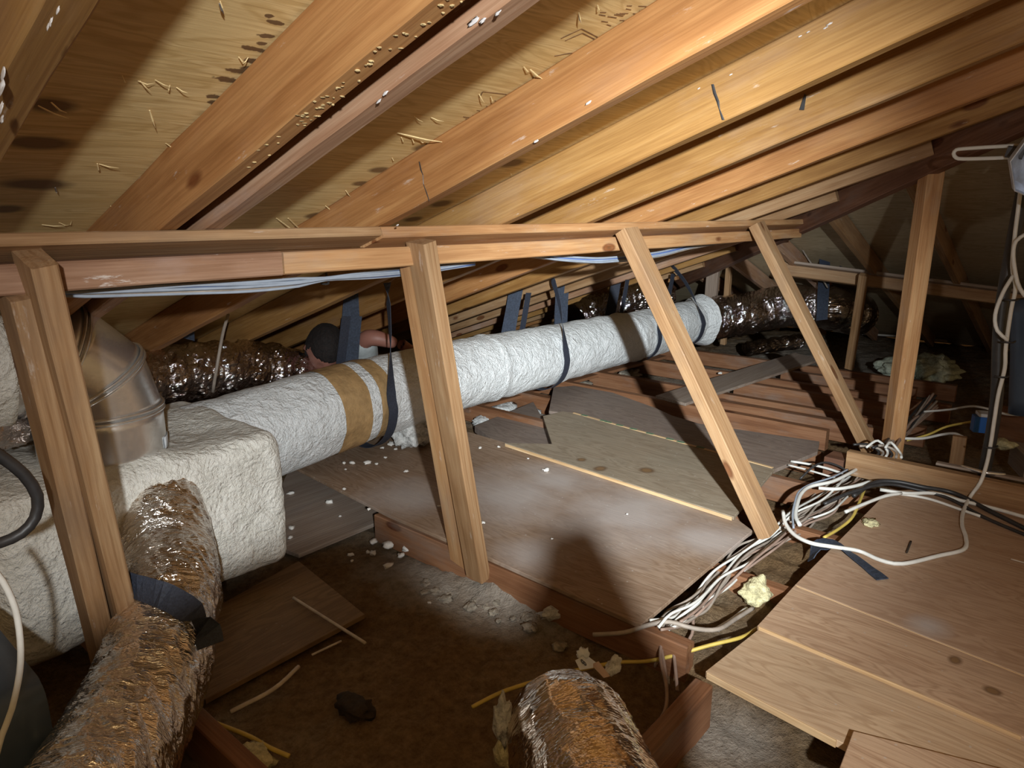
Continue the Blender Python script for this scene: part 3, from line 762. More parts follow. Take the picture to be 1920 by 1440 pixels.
for i, px in enumerate([(1085, 783), (1118, 794), (1126, 797), (1148, 803), (1172, 811), (1205, 819), (1240, 831), (1262, 836), (1300, 846)]):
    p = PZ(px[0], px[1], .017)
    f = (p.y-.94)/1.06; p.x = 2.695+.127*f
    slab('green_mark', [(p.x-.008, p.y-.018), (p.x+.008, p.y-.018), (p.x+.008, p.y+.018), (p.x-.008, p.y+.018)], .0172, .0178, GREENINK, parent=o2)
# right-hand boards
big = panel('floor_board', [(1.85, .555), (2.76, .535), (2.84, .46), (2.90, -.7), (1.79, -.7), (1.785, .03)], -.012, .006, PLY_R, 'widest brown board on the right, crossed by the white cord', origin=oR)
panel('floor_board', [(1.588, .555), (1.846, .555), (1.782, .03), (1.74, -.7), (1.50, -.7), (1.552, .01)], -.012, .006, PLY_R2, 'middle right-hand board between two straight seams', origin=(1.72, .2))
ob = panel('floor_board', [(1.345, .575), (1.582, .55), (1.546, .01), (1.50, -.7), (1.22, -.7), (1.312, .28)], -.016, .000, PLY_R3, 'front right-hand board with a pale edge over the grey insulation')
strip('pale_edge', (1.343, .57, -.008), (1.311, .285, -.008), .005, .017, PLYEDGE, ob)
ob2 = [o for o in bpy.data.objects if o.get('label', '').startswith('middle right')][0]
strip('pale_edge', (1.586, .55, .0), (1.550, .012, .0), .005, .013, PLYEDGE, ob2)
strip('pale_edge', (1.844, .548, .0055), (1.780, .03, .0055), .004, .003, PLYEDGE, big)
panel('floor_board', P2((1600,1370),(1572,1445),(1960,1600),(1960,1462), z=.02), .004, .02, PLY_R2, 'small board lying on top in the bottom right corner')
# low left panels
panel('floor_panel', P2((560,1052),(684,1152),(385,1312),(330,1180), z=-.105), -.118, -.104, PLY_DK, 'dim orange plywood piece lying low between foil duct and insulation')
panel('floor_panel', P2((548,868),(735,968),(560,1040),(480,1010), z=-.105), -.118, -.103, GREYWOOD, 'greenish dusty plank low beside the plenum box corner')
panel('floor_panel', P2((560,1080),(700,1000),(560,1040),(480,1080), z=-.09), -.118, -.095, PLY_DK, 'dark strip of plywood tucked under the dusty plank') if False else None
panel('floor_panel', P2((890,800),(1000,755),(1020,790),(1035,835),(940,838), z=-.06), -.09, -.055, PLY_FAR, 'sunken dark board beside the jagged panel end, half under dust')
# loose grey plank
gp = P2((1345,722),(1500,664),(1550,683),(1385,745),(1255,760),(1250,748), z=.01)
gp = [(3.40, 1.86), (5.15, 1.72), (5.05, 1.50), (3.36, 1.66)]
panel('plank', gp, .0, .016, GREYWOOD, 'long loose grey plank lying across the far joists')
# long orange plank beneath the duct
tag(board('plank', PZ(868, 768, -.06), PZ(1240, 668, -.03), .10, .02, JOIST, (0, 0, 1)), 'orange brown board running along under the white duct', 'plank')

# header on the right
hd_o = board('header_beam', (2.875, .715, .045), (2.855, -.7, .045), .04, .095, STUD, (0, 0, 1)); tag(hd_o, 'orange header beam on edge behind the right-hand boards', 'beam')
tag(board('batten', (2.92, .42, .098), (2.93, -.6, .098), .03, .010, GREYWOOD, (0, 0, 1)), 'thin pale batten lying on top behind the orange header beam', 'batten')
tag(board('block', (2.93, .80, -.01), (2.925, .725, -.01), .10, .11, DARKWOOD, (0, 0, 1)), 'dark wood block against the end of the orange header beam', 'block')

# ================================================================== DUCTWORK
def fnoise(amp, f1, seed, aniso=(1, 1)):
    def fn(s, th, f, r):
        v = Vector((s*f1*aniso[0], math.cos(th)*r*f1*aniso[1], math.sin(th)*r*f1*aniso[1]+seed))
        return r*(1)+amp*fbm(v, 4)
    return fn
fa_ = fnoise(.010, 9, 3)
def longfn(s, th, f):
    r = .172-.024*f
    j = s-1.92
    ridge = .006*math.exp(-((s-1.55)/.02)**2)+.008*math.exp(-((s-2.85+.06*math.sin(th))/.018)**2)
    lumpy = .012*fbm(Vector((s*2.2, math.cos(th), math.sin(th))), 2)
    return fa_(s, th, f, r)+ridge+lumpy
duct = tube('long_duct', [(.93, 2.26, .20), (1.3, 2.27, .225), (1.65, 2.28, .245), (2.3, 2.29, .258), (3.2, 2.30, .243), (4.0, 2.30, .235), (4.72, 2.30, .24)], .17, FOAMW, sides=72, step=.012, fn=longfn)
tag(duct, 'long white foam-coated round duct hung in straps across the attic', 'duct')
# two brown tape bands round the near half
dpath = catmull([(.93, 2.26, .20), (1.3, 2.27, .225), (1.65, 2.28, .245), (2.3, 2.29, .258), (3.2, 2.30, .243), (4.0, 2.30, .235), (4.72, 2.30, .24)], .012)
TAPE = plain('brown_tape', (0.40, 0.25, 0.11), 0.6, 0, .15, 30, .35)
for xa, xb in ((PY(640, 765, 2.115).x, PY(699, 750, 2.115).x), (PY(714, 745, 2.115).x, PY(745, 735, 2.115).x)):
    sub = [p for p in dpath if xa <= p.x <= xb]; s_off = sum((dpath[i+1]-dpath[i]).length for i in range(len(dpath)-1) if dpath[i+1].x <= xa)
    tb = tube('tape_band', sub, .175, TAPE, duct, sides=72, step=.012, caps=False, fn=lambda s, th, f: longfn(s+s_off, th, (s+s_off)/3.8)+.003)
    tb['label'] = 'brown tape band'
# torn collar at the far end
def collar_fn(s, th, f): return .150+.035*f*(1+.5*fbm(Vector((math.cos(th)*2, math.sin(th)*2, 1)), 3))+.004*math.sin(th*5)
tube('torn_collar', [(4.66, 2.30, .24), (4.71, 2.29, .24), (4.76, 2.28, .24)], .17, FOAMW, duct, sides=60, step=.01, fn=collar_fn, caps=False)
# far dark foil flex duct
def foil_fn(r0, seed, amp=.012, ring=.004, rf=55.0):
    def fn(s, th, f):
        r = r0
        v = Vector((s*16, math.cos(th)*2.2, math.sin(th)*2.2+seed))
        a = fbm(v, 3)+.22*noise.noise(Vector((s*70, th*9, seed))); b = abs(fbm(Vector((s*34+math.cos(th)*3, th*1.1 if th < math.pi else (2*math.pi-th)*1.1, seed)), 3))
        return r+amp*a-amp*.9*b*1.4+ring*math.sin(s*rf+2*a)
    return fn
q = [(4.79, 2.27, .245), PX(1385, 590, 5.02), PX(1470, 575, 5.25), PX(1550, 577, 5.35), PX(1592, 586, 5.55), PX(1606, 590, 5.7)]
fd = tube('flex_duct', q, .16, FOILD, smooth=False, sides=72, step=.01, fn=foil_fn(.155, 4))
tag(fd, 'dark shiny foil flex duct joined to the far end of the white duct', 'duct')
q = [PX(1330, 655, 4.9)+Vector((0, 0, -.02)), PX(1420, 660, 5.3), PX(1500, 655, 5.7), PX(1545, 640, 6.2)]
fd2 = tube('flex_duct', [PZ(1400,655,.0), PZ(1455,645,.02), PZ(1500,640,.03)], .06, FOILD, smooth=False, sides=40, step=.012, fn=foil_fn(.055, 14, .010))
tag(fd2, 'small crumpled foil duct lying under the dark foil flex duct', 'duct')
# foil flex behind the elbow
q = [PY(250, 690, 2.62), PY(330, 690, 2.62), PY(420, 682, 2.66), PY(500, 680, 2.68), PY(560, 695, 2.62), PY(610, 740, 2.56)]
q = [PY(240, 725, 2.60), PY(320, 705, 2.62), PY(400, 695, 2.64), PY(480, 692, 2.66), PY(550, 705, 2.66), PY(620, 745, 2.66)]
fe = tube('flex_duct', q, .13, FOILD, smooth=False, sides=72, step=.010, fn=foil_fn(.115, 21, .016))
tag(fe, 'dark foil flex duct with glittering creases behind the metal elbow', 'duct')
# small bit of foil behind long duct
q = [PY(1070, 590, 2.62), PY(1120, 570, 2.66), PY(1180, 555, 2.7), PY(1240, 555, 2.72)]
q = [PX(1085, 600, 4.2), PX(1135, 575, 4.4), PX(1190, 560, 4.6), PX(1250, 560, 4.85)]
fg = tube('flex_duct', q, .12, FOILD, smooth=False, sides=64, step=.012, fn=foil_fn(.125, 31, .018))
tag(fg, 'crumpled dark foil duct peeking over the far half of the white duct', 'duct')

# plenum box (spray foamed)
def foam_box(name, lo, hi, rad, mat, amp=.016, n=64, dent=None):
    lo = Vector(lo); hi = Vector(hi); c = (lo+hi)/2; h = (hi-lo)/2
    bm = bmesh.new(); bmesh.ops.create_cube(bm, size=2)
    bmesh.ops.subdivide_edges(bm, edges=bm.edges[:], cuts=n, use_grid_fill=True)
    for v in bm.verts:
        p = Vector((v.co.x*h.x, v.co.y*h.y, v.co.z*h.z))
        q = Vector((max(-h.x+rad, min(h.x-rad, p.x)), max(-h.y+rad, min(h.y-rad, p.y)), max(-h.z+rad, min(h.z-rad, p.z))))
        d = p-q; nrm = d.normalized() if d.length > 1e-6 else Vector((0, 0, 1))
        w = q+nrm*rad+c
        k = amp*fbm(w*5.5, 4)+amp*.9*fbm(w*1.8+Vector((3, 1, 5)), 2)
        if dent: k += dent(w, nrm)
        v.co = w-c+nrm*k
    me = bpy.data.meshes.new(name); bm.to_mesh(me); bm.free()
    o = link(name, me, mat, None, True); o.location = c; return o
pb = foam_box("plenum_box", (.345, 1.80, -.055), (1.09, 2.42, .375), .055, FOAM, .022, 96, dent=lambda w, n: (-.02*max(0, n.z)*math.exp(-((w.x-.95)/.1)**2-((w.y-2.0)/.12)**2)))
tag(pb, 'big cream spray-foamed plenum box at lower left, feeding the ducts', 'duct box')

# galvanised elbow
ec = Vector((.665, 2.0)); er = .152
el = empty('duct_elbow', (ec.x, ec.y, .36)); tag(el, 'shiny galvanised segmented duct elbow rising out of the foam box', 'duct elbow')
def ring_pts(center, ax, u, v, r, n=64): return [center+u*(math.cos(2*math.pi*i/n)*r)+v*(math.sin(2*math.pi*i/n)*r) for i in range(n)]
piv = Vector((ec.x-er-.022, ec.y, .49))      # turning centre
tdir = Vector((-1, 0.0, 0.0))
def plane_ring(a, r):    # a = turn angle 0..90deg ; section centre around the pivot
    rad = er+.022
    c = piv+Vector((math.cos(a)*rad, 0, math.sin(a)*rad))
    u = Vector((math.cos(a), 0, math.sin(a))); v = Vector((0, 1, 0))
    return ring_pts(c, None, u, v, r)
rings = [plane_ring(math.radians(a), er) for a in (0, 28, 60, 90)]
low = [p-Vector((0, 0, .17)) for p in rings[0]]
lead = [p+Vector((-.16, 0, 0)) for p in rings[3]]
def gore(name, A, B, mat, parent):
    n = len(A); V = []
    m_ = 6
    for k in range(m_+1):
        f = k/m_
        V += [A[i].lerp(B[i], f) for i in range(n)]
    Fc = [(k*n+i, k*n+(i+1) % n, (k+1)*n+(i+1) % n, (k+1)*n+i) for k in range(m_) for i in range(n)]
    o = pyd(name, V, Fc, mat, parent, True)
    md = o.modifiers.new('s', 'SOLIDIFY'); md.thickness = .002; md.offset = -1
    return o
gore('collar', low, rings[0], GALV, el)
for i in range(3): gore('gore', rings[i], rings[i+1], GALV, el)
gore('gore', rings[3], lead, GALV, el)
def ringtube(name, A, r, mat, parent, off=0.0):
    A = list(A); c = sum(A, Vector())/len(A); n = len(A); V = []
    for i in range(n):
        t = (A[(i+1) % n]-A[i-1]).normalized(); u = (A[i]-c).normalized(); w = t.cross(u)
        for j in range(8):
            th = j*math.pi/4; V.append(A[i]+u*(math.cos(th)*r+off)+w*math.sin(th)*r)
    Fc = [(i*8+j, i*8+(j+1) % 8, ((i+1) % n)*8+(j+1) % 8, ((i+1) % n)*8+j) for i in range(n) for j in range(8)]
    return pyd(name, V, Fc, mat, parent, True)
for i, R_ in enumerate(rings):
    nrm = (R_[16]-R_[0]).cross(R_[32]-R_[0]).normalized()
    for s_ in (-.006, .006): ringtube('seam_bead', [p+nrm*s_ for p in R_], .0042, GALV, el, .002)
ringtube('seam_bead', [p.lerp(q, .72) for p, q in zip(rings[0], low)], .003, GALV, el, .001)
# sticker on the collar
lc = PY(284, 815, 1.9); V = []
for i in range(5):
    for j in range(2):
        a = math.radians(-42+i*7); rr = er+.003
        V.append(Vector((ec.x+math.cos(a)*rr, ec.y+math.sin(a)*rr, .375+j*.030)))
Fc = [(i*2, i*2+2, i*2+3, i*2+1) for i in range(4)]
o = pyd('label_sticker', V, Fc, LABELM, el, True); md = o.modifiers.new('s', 'SOLIDIFY'); md.thickness = .001; o['label'] = 'pale blue paper sticker'
# foam covered duct at the left edge, leading out of the elbow
p0 = piv+Vector((-.035, 0, er+.022))
tag(tube('foam_duct', [p0, p0+Vector((-.25, 0, 0)), p0+Vector((-.6, .02, 0))], .165, FOAM, sides=64, step=.012, fn=lambda s, th, f: .168+.010*fbm(Vector((s*9, math.cos(th)*1.6, math.sin(th)*1.6)), 4)), 'foam-coated duct at the left edge leading into the metal elbow', 'duct')
# black foil duct at left edge under it
q = [PY(-60, 830, 2.05), PY(0, 812, 2.12), PY(40, 800, 2.25), PY(90, 780, 2.45)]
q = [(.28,2.02,.46),(.38,2.06,.46),(.47,2.14,.45),(.52,2.3,.43)]
q = [PY(-70, 812, 1.93), PY(0, 802, 1.99), PY(50, 790, 2.12), PY(100, 775, 2.35)]
tag(tube('flex_duct', q, .05, FOILD, smooth=False, sides=56, step=.008, fn=foil_fn(.052, 41, .012)), 'black glittering foil duct squeezed above the plenum box at the left edge', 'duct')

# foreground foil flex duct
q = [(.735, 1.88, .235), PY(312, 1035, 1.74), PY(318, 1090, 1.62), PY(312, 1160, 1.50), PY(290, 1250, 1.38), PY(250, 1345, 1.27), PY(200, 1440, 1.17), PY(120, 1580, 1.04)]
def fg_fn(s, th, f):
    r = .112-.006*min(1, s/.8)
    c = math.cos(th); si = math.sin(th)
    wr = fbm(Vector((s*26+c*4.0+si*2.0, c*1.5, si*1.5)), 4)
    rid = (1-abs(fbm(Vector((s*20+si*3.5, c*2.1+5, si*2.1)), 3))*2)**3
    st = -.012*math.exp(-((s-.45)/.035)**2)
    return r+.007*wr+.005*rid+st
q_fg = [Vector(p) for p in q]
fgd = tube('flex_duct', q, .11, FOIL, sides=128, step=.005, fn=fg_fn)
tag(fgd, 'crinkled silver foil flex duct curving from the plenum box to the bottom left', 'duct')
# short foil duct end at the bottom centre
e0 = Vector((1.012, .735, .010)); e1 = PZ(1165, 1640, .0)
q = [e0, e0.lerp(e1, .35), e0.lerp(e1, .7), e1, e1+(e1-e0)*.4]
def sc_fn(s, th, f):
    c = math.cos(th); si = math.sin(th)
    wr = fbm(Vector((s*14+c*2.0, c*1.6, si*1.6+9)), 4)
    rid = (1-abs(fbm(Vector((s*9+si*3, c*1.8+2, si*1.8)), 3))*2)**4
    return (.124+.004*wr+.004*rid)*(1-.18*math.exp(-(s/.035)**2))
sd = tube('flex_duct', q, .125, FOILS, sides=110, step=.006, fn=sc_fn)
tag(sd, 'short foil flex duct with a tagged open end at the bottom centre', 'duct')
lump('wool_tuft', e0+Vector((-.09, .05, -.06)), (.03, .03, .045), WOOLY, sd, .5, 2, 3, 5)
lump('wool_tuft', PY(1150, 1250, .64), (.022, .012, .016), WOOL, sd, .5, 2, 3, 6)
lump('wool_tuft', PY(944, 1350, .78), (.02, .015, .05), WOOL, sd, .5, 2.5, 3, 8)
# the paper tag with its number
tg = empty('paper_tag', PY(1098, 1243, 0.6650)); tag(tg, 'white paper tag printed 8 stuck on the short foil duct end', 'tag')
A = [PY(1079, 1238, 0.6550), PY(1098, 1228, 0.6650), PY(1118, 1243, 0.6550), PY(1112, 1252, 0.6450), PY(1088, 1256, 0.6400)]
nn = (A[1]-A[0]).cross(A[4]-A[0]).normalized()*.0008
V = [p+nn for p in A]+[p-nn for p in A]; n = 5
Fc = [tuple(range(n)), tuple(range(2*n-1, n-1, -1))]+[(i, i+n, (i+1) % n+n, (i+1) % n) for i in range(n)]
pyd('tag_face', V, Fc, BLUEBOXW, tg, False)
A = [PY(1108, 1246, 0.6510), PY(1122, 1240, 0.6550), PY(1144, 1268, 0.6250), PY(1132, 1271, 0.6230)]
nn = Vector((-.4, -.5, .7)).normalized()*.001
V = [p+nn for p in A]+[p-nn for p in A]
Fc = [(0, 1, 2, 3), (7, 6, 5, 4)]+[(i, i+4, (i+1) % 4+4, (i+1) % 4) for i in range(4)]
pyd('tag_tail', V, Fc, plain('tag_tail_paper', (.45, .33, .27), .7), tg, False)
lump('tag_curl', PY(1093, 1226, 0.6670), (.012, .010, .010), BLUEBOXW, tg, .6, 2.5, 3, 2)
tx = bpy.data.curves.new('numeral', 'FONT'); tx.body = '8'; tx.size = .022; tx.extrude = .0003; tx.align_x = 'CENTER'; tx.align_y = 'CENTER'
to = bpy.data.objects.new('numeral', tx); COL.objects.link(to)
c_ = PY(1092, 1243, 0.6520)
# the numeral lies in the tag face plane, turned on its side like the tag
ux = (A_ := (PY(1094, 1251, 0.6435)-PY(1091, 1236, 0.6570))).normalized()
nz_ = (PY(1098, 1228, 0.6650)-PY(1079, 1238, 0.6550)).cross(PY(1088, 1256, 0.6400)-PY(1079, 1238, 0.6550)).normalized()
if nz_.dot(CAM-c_) < 0: nz_ = -nz_
uy = nz_.cross(ux)
to.matrix_world = Matrix(((ux.x, uy.x, nz_.x, 0), (ux.y, uy.y, nz_.y, 0), (ux.z, uy.z, nz_.z, 0), (0, 0, 0, 1)))
to.location = c_+nz_*.0025
bpy.context.view_layer.update()
dg = bpy.context.evaluated_depsgraph_get()
me = bpy.data.meshes.new_from_object(to.evaluated_get(dg)); me.transform(to.matrix_world)
bpy.data.objects.remove(to); me.materials.clear(); link('numeral', me, BLACK, tg)

# ================================================================== STRAPS
def strap(pts, widths, label, mat=STRAP, wd=None):
    o = ribbon('hanging_strap', pts, widths, mat, wdirs=wd); tag(o, label, 'strap'); return o
def loop_strap(x, cy, cz, r, top, label, w=.045, lean=0.0):
    """strap from the rafter, down the near side of the duct, round beneath, up the far side"""
    pts = [top]; wd = [(1, .3, 0)]; ws = [w*1.1]
    t = Vector(top)
    pts.append(t.lerp(Vector((x, cy-r-.005, cz+r*.75)), .22)); wd.append((.35, 1, 0)); ws.append(w*.9)
    pts.append(t.lerp(Vector((x, cy-r-.005, cz+r*.75)), .55)); wd.append((.45, 1, 0)); ws.append(w*.7)
    for a in (160, 185, 215, 245, 270, 300, 335, 10, 40):
        aa = math.radians(a); rr = r+.004
        pts.append((x+lean*math.sin(aa), cy+math.cos(aa)*rr, cz+math.sin(aa)*rr)); wd.append((1, 0, 0)); ws.append(w)
    b = Vector((x+.02, cy+r*.6, roof_z(cy+r*.6, 1.34)))
    pts.append(b); wd.append((1, 0, 0)); ws.append(w)
    return strap(pts, ws, label, STRAP, wd)
xs_ = PY(731, 740, 2.115).x
loop_strap(xs_, 2.285, .245, .186, PX(726, 530, xs_+.01), 'black strap looped round the white duct left of the centre brace')
loop_strap(2.93, 2.30, .247, .172, PX(1030, 500, 2.97), 'black strap looped round the middle of the white duct')
loop_strap(3.92, 2.30, .236, .163, PX(1222, 520, 3.98), 'black strap round the white duct half hidden by the long single brace')
loop_strap(4.52, 2.30, .24, .160, PX(1250, 484, 4.3), 'dark blue strap holding the far end of the white duct', w=.055)
fs = Vector(q[0])
strap([PX(1552, 400, 4.7), PX(1548, 450, 4.85), PX(1545, 520, 5.0), PX(1543, 560, 5.1), PX(1541, 600, 5.12)], [.07, .065, .075, .08, .08], 'dusty blue-black strap hanging down to the dark foil duct', STRAPB, [(1, -1, 0)]*5)
strap([PX(1560, 402, 4.8), PX(1580, 440, 4.95), PX(1592, 470, 5.0), PX(1578, 500, 5.05)], [.05, .03, .05, .03], 'tangled dark strap tail beside the far hanging strap', STRAP, [(1, -1, 0)]*4)
def back_strap(px, py0, py1, y, w, label, tilt=0, mat=STRAPB):
    a = PY(px, py0, y); b = PY(px+tilt, py1, y+.02); m1 = a.lerp(b, .5)
    return strap([a, m1, b], [w, w*.95, w], label, mat, [(1, -.9, 0)]*3)
back_strap(664, 548, 690, 2.47, .085, 'wide dusty blue strap hanging beside the crouching person', -12)
back_strap(972, 518, 640, 2.6, .08, 'blue-black strap hanging behind the white duct, left of the middle loop', -22)
back_strap(1055, 520, 610, 2.6, .085, 'dark strap with a triangular fold, right of the middle loop', -4)
back_strap(1160, 505, 600, 2.7, .075, 'shadowed strap in front of the crumpled foil behind the duct', -18, STRAP)
back_strap(1213, 512, 590, 2.7, .06, 'dim strap partly behind the long single brace', -4, STRAP)
strap([PY(341, 595, 2.5), PY(350, 612, 2.52), PY(346, 634, 2.55)], [.03, .045, .07], 'short blue-black strap stub on the rafter above the glittering foil', STRAPB, [(1, -.9, 0)]*3)
tag(tube('cord', [PY(428, 590, 2.55), PY(418, 625, 2.5), PY(408, 680, 2.47), PY(399, 735, 2.5)], .006, GREYC), 'thin grey cord hanging in front of the glittering foil duct', 'cord')
# strap round the foreground foil duct
fp = catmull(q_fg, .005); ffr = frames(fp)
def on_duct(px, py, lift=.016):
    """point on the near side of the foreground duct under a given direction of view"""
    r = ray(px, py); best = None
    for k in range(60, 360):
        P = CAM+r*(k*.01)
        d = min((P-c).length for c in fp[::4])
        if d < .118+lift: return P
        if best is None or d < best[0]: best = (d, P)
    return best[1]
sp = [PY(208, 1040, 1.64), PY(222, 1072, 1.58)]+[on_duct(x, y) for x, y in ((245,1095),(275,1106),(310,1118),(345,1137),(372,1160),(388,1185),(395,1210))]
strap(sp, [.03, .045, .05, .05, .052, .056, .058, .056, .05], 'wide black strap wrapped over the foreground foil duct', STRAP,
      [(.1, .5, 1), (.2, .5, 1), (.1, .7, .8), (.1, .8, .7), (.05, .8, .6), (0, .8, .6), (-.1, .8, .5), (-.1, .8, .5), (-.1, .8, .5)])

# ================================================================== LEFT EDGE EQUIPMENT
ah = foam_box('metal_cabinet', (-.25, 1.25, -.13), (.285, 1.60, .24), .02, BLUEGREY, amp=0.0, n=8)
tag(ah, 'dark blue-grey sheet metal cabinet cut by the left edge of view', 'cabinet')
def cable(name, pts, r, mat, label, cat='cable', group=None, step=.015):
    o = tube(name, pts, r, mat, None, 8, step); tag(o, label, cat, group); return o
cable('cable', [PY(-30, 835, 1.3), PY(5, 858, 1.3), PY(45, 890, 1.3), PY(70, 930, 1.3), PY(66, 970, 1.3), PY(40, 1000, 1.3), PY(0, 1018, 1.3), PY(-30, 1022, 1.3)], .0095, BLACK, 'thick black cable looping in from the left edge over the foam')
cable('cord', [PY(-20, 1060, 1.2), PY(5, 1090, 1.2), PY(28, 1140, 1.2), PY(38, 1200, 1.2), PY(37, 1260, 1.2), PY(22, 1330, 1.2), PY(3, 1380, 1.2), PY(-10, 1430, 1.2)], .0048, WHITE, 'white cord hanging over the blue-grey cabinet at the left edge')
cable('cable', [PZ(55, 1450, -.1), PZ(90, 1405, -.1), PZ(130, 1355, -.1), PZ(150, 1342, -.1), PZ(260, 1320, -.12), PZ(372, 1345, -.115), PZ(420, 1362, -.11), PZ(470, 1382, -.11), PZ(505, 1402, -.11), PZ(542, 1418, -.11)], .005, YELL, 'yellow cable passing under the foreground foil duct')
cable('cable', [PZ(885, 1326, -.11), PZ(925, 1305, -.10), PZ(968, 1288, -.09), PZ(1060, 1262, -.10), PZ(1150, 1243, -.10), PZ(1210, 1240, -.09), PZ(1260, 1230, -.06), PZ(1330, 1210, -.03), PZ(1390, 1195, -.02), PZ(1420, 1178, -.04)], .0048, YELL, 'yellow cable running behind the short tagged foil duct')

# ================================================================== CABLE TRENCH
tl = 'dusty grey-white house cable in the trench between the floor panels'
gcab = 'cables in the floor trench'
r2 = random.Random(11)
base = [(1640, 872), (1612, 893), (1580, 918), (1545, 945), (1500, 975), (1450, 1005), (1400, 1040), (1352, 1085), (1308, 1132), (1268, 1160), (1236, 1178)]
for i in range(19):
    off = r2.uniform(-20, 26); pts = []; z0 = r2.uniform(-.06, .0)
    i0 = r2.choice((0, 0, 1, 2)); i1 = len(base)-r2.choice((0, 0, 1, 2))
    for j, (x, y) in enumerate(base[i0:i1]):
        a = off+r2.uniform(-12, 12)
        pts.append(PZ(x+a*.75, y+a*.65, z0+r2.uniform(-.012, .012)+.012*math.sin(j+i)))
    col_ = ('dusty grey', 'dusty grey', 'brownish', 'whitish', 'dusty grey')[i % 5]
    cable('cable', pts, .0038, (GREYC, GREYC, BROWNC, WHITE, GREYC)[i % 5], col_+' house cable running along the trench between the floor panels', group=col_+' cables in the floor trench')
for pts in ([(1236,1178),(1240,1215),(1247,1255),(1250,1290)], [(1246,1176),(1238,1230),(1250,1290),(1246,1335),(1218,1372)], [(1250,1172),(1262,1220),(1267,1260),(1270,1295)], [(1300,1150),(1297,1190),(1275,1215),(1235,1238),(1228,1250)]):
    cable('cable', [PZ(x, y, -.035-.018*k) for k, (x, y) in enumerate(pts)], .0042, BROWNC, 'thin brown cable dangling over the joist in front of the trench', group='cables dangling out of the trench')
cable('cable', [PZ(1112, 1190, -.05), PZ(1170, 1186, -.03), PZ(1215, 1172, .0), PZ(1255, 1166, .012), PZ(1300, 1178, .005), PZ(1345, 1180, -.01), PZ(1380, 1160, -.03), PZ(1412, 1140, -.04)], .0058, GREYC, 'beige cable snaking over the front corner of the centre panel')
cable('cable', [PZ(1500, 985, .012), PZ(1492, 968, .02), PZ(1495, 945, .03), PZ(1503, 925, .035), PZ(1520, 912, .035), PZ(1560, 903, .035), PZ(1592, 888, .035), PZ(1612, 876, .02)], .0065, WHITE, 'bright white cable making a sharp bend behind the long brace foot')
cable('cable', [PZ(1488, 990, .01), PZ(1486, 965, .02), PZ(1490, 943, .03), PZ(1498, 922, .035), PZ(1520, 908, .035), PZ(1560, 895, .035), PZ(1590, 880, .03)], .0035, LBLUE, 'thin pale blue cable alongside the sharply bent white cable')
cable('cable', [PZ(1483, 865, .01), PZ(1515, 870, .015), PZ(1550, 878, .02), PZ(1580, 888, .02)], .005, WHITE, 'white cable stub on the far panel, upper of two')
cable('cable', [PZ(1478, 872, .01), PZ(1510, 880, .015), PZ(1545, 890, .02), PZ(1570, 898, .02)], .004, WHITE, 'white cable stub on the far panel, lower of two')
cable('cable', [PZ(1535, 915, .03), PZ(1565, 917, .03), PZ(1600, 912, .03), PZ(1632, 903, .03)], .0065, WHITE, 'white cable crossing above the trench near the header')
cable('cable', [PZ(1585, 960, .01), PZ(1620, 945, .015), PZ(1660, 930, .02), PZ(1690, 925, .02)], .006, WHITE, 'white cable emerging beside the corner of the widest board')
cable('cable', [PZ(1650, 918, .02), PZ(1700, 925, .02), PZ(1750, 925, .025), PZ(1800, 938, .02), PZ(1870, 955, .02), PZ(1940, 975, .02)], .0065, WHITE, 'long white cable lying along the foot of the header beam')
cable('cable', [PZ(1680, 925, .012), PZ(1740, 935, .012), PZ(1800, 955, .012), PZ(1838, 968, .012)], .005, WHITE, 'shorter white cable lying just in front of the header beam')
cable('cable', [PZ(1600, 930, .02), PZ(1640, 905, .04), PZ(1680, 903, .045), PZ(1730, 913, .04), PZ(1790, 925, .03), PZ(1860, 960, .015), PZ(1940, 1000, .012)], .008, BLACK, 'thick black cable arching along the header beam')
cable('cable', [PZ(1545, 945, .0), PZ(1600, 922, .03), PZ(1660, 908, .04), PZ(1720, 918, .03), PZ(1780, 935, .02), PZ(1850, 972, .012), PZ(1940, 1010, .012)], .006, BLACK, 'second black cable just below the thick arching one')
cable('cable', [PZ(1500, 898, .01), PZ(1525, 875, .05), PZ(1548, 867, .06), PZ(1575, 875, .04), PZ(1590, 885, .02)], .004, BLACK, 'thin black cable loop behind the sharply bent white cable')
cable('cable', [PZ(1622, 915, .01), PZ(1612, 940, .01), PZ(1598, 970, .0), PZ(1575, 990, -.01), PZ(1545, 1008, -.01)], .005, YELL, 'yellow cable in the trench between the cables and the widest board')
cable('cable', [PZ(1400, 1142, -.05), PZ(1370, 1165, -.05), PZ(1345, 1180, -.055)], .007, WHITE, 'bright white cable end lying low in the trench front')
# black electrical tape strap left on the board
o = ribbon('strap_scrap', [PZ(1520, 1050, -.02), PZ(1535, 1025, .012), PZ(1562, 1018, .022), PZ(1590, 1035, .014), PZ(1625, 1062, .012), PZ(1655, 1086, .012)], [.05, .065, .05, .035, .035, .035], STRAPB, wdirs=[(1, .3, 0), (1, .2, .3), (1, .6, 0), (1, .9, 0), (1, 1, 0), (1, 1, 0)])
tag(o, 'crumpled blue-black strap piece lying on the widest right-hand board', 'strap')
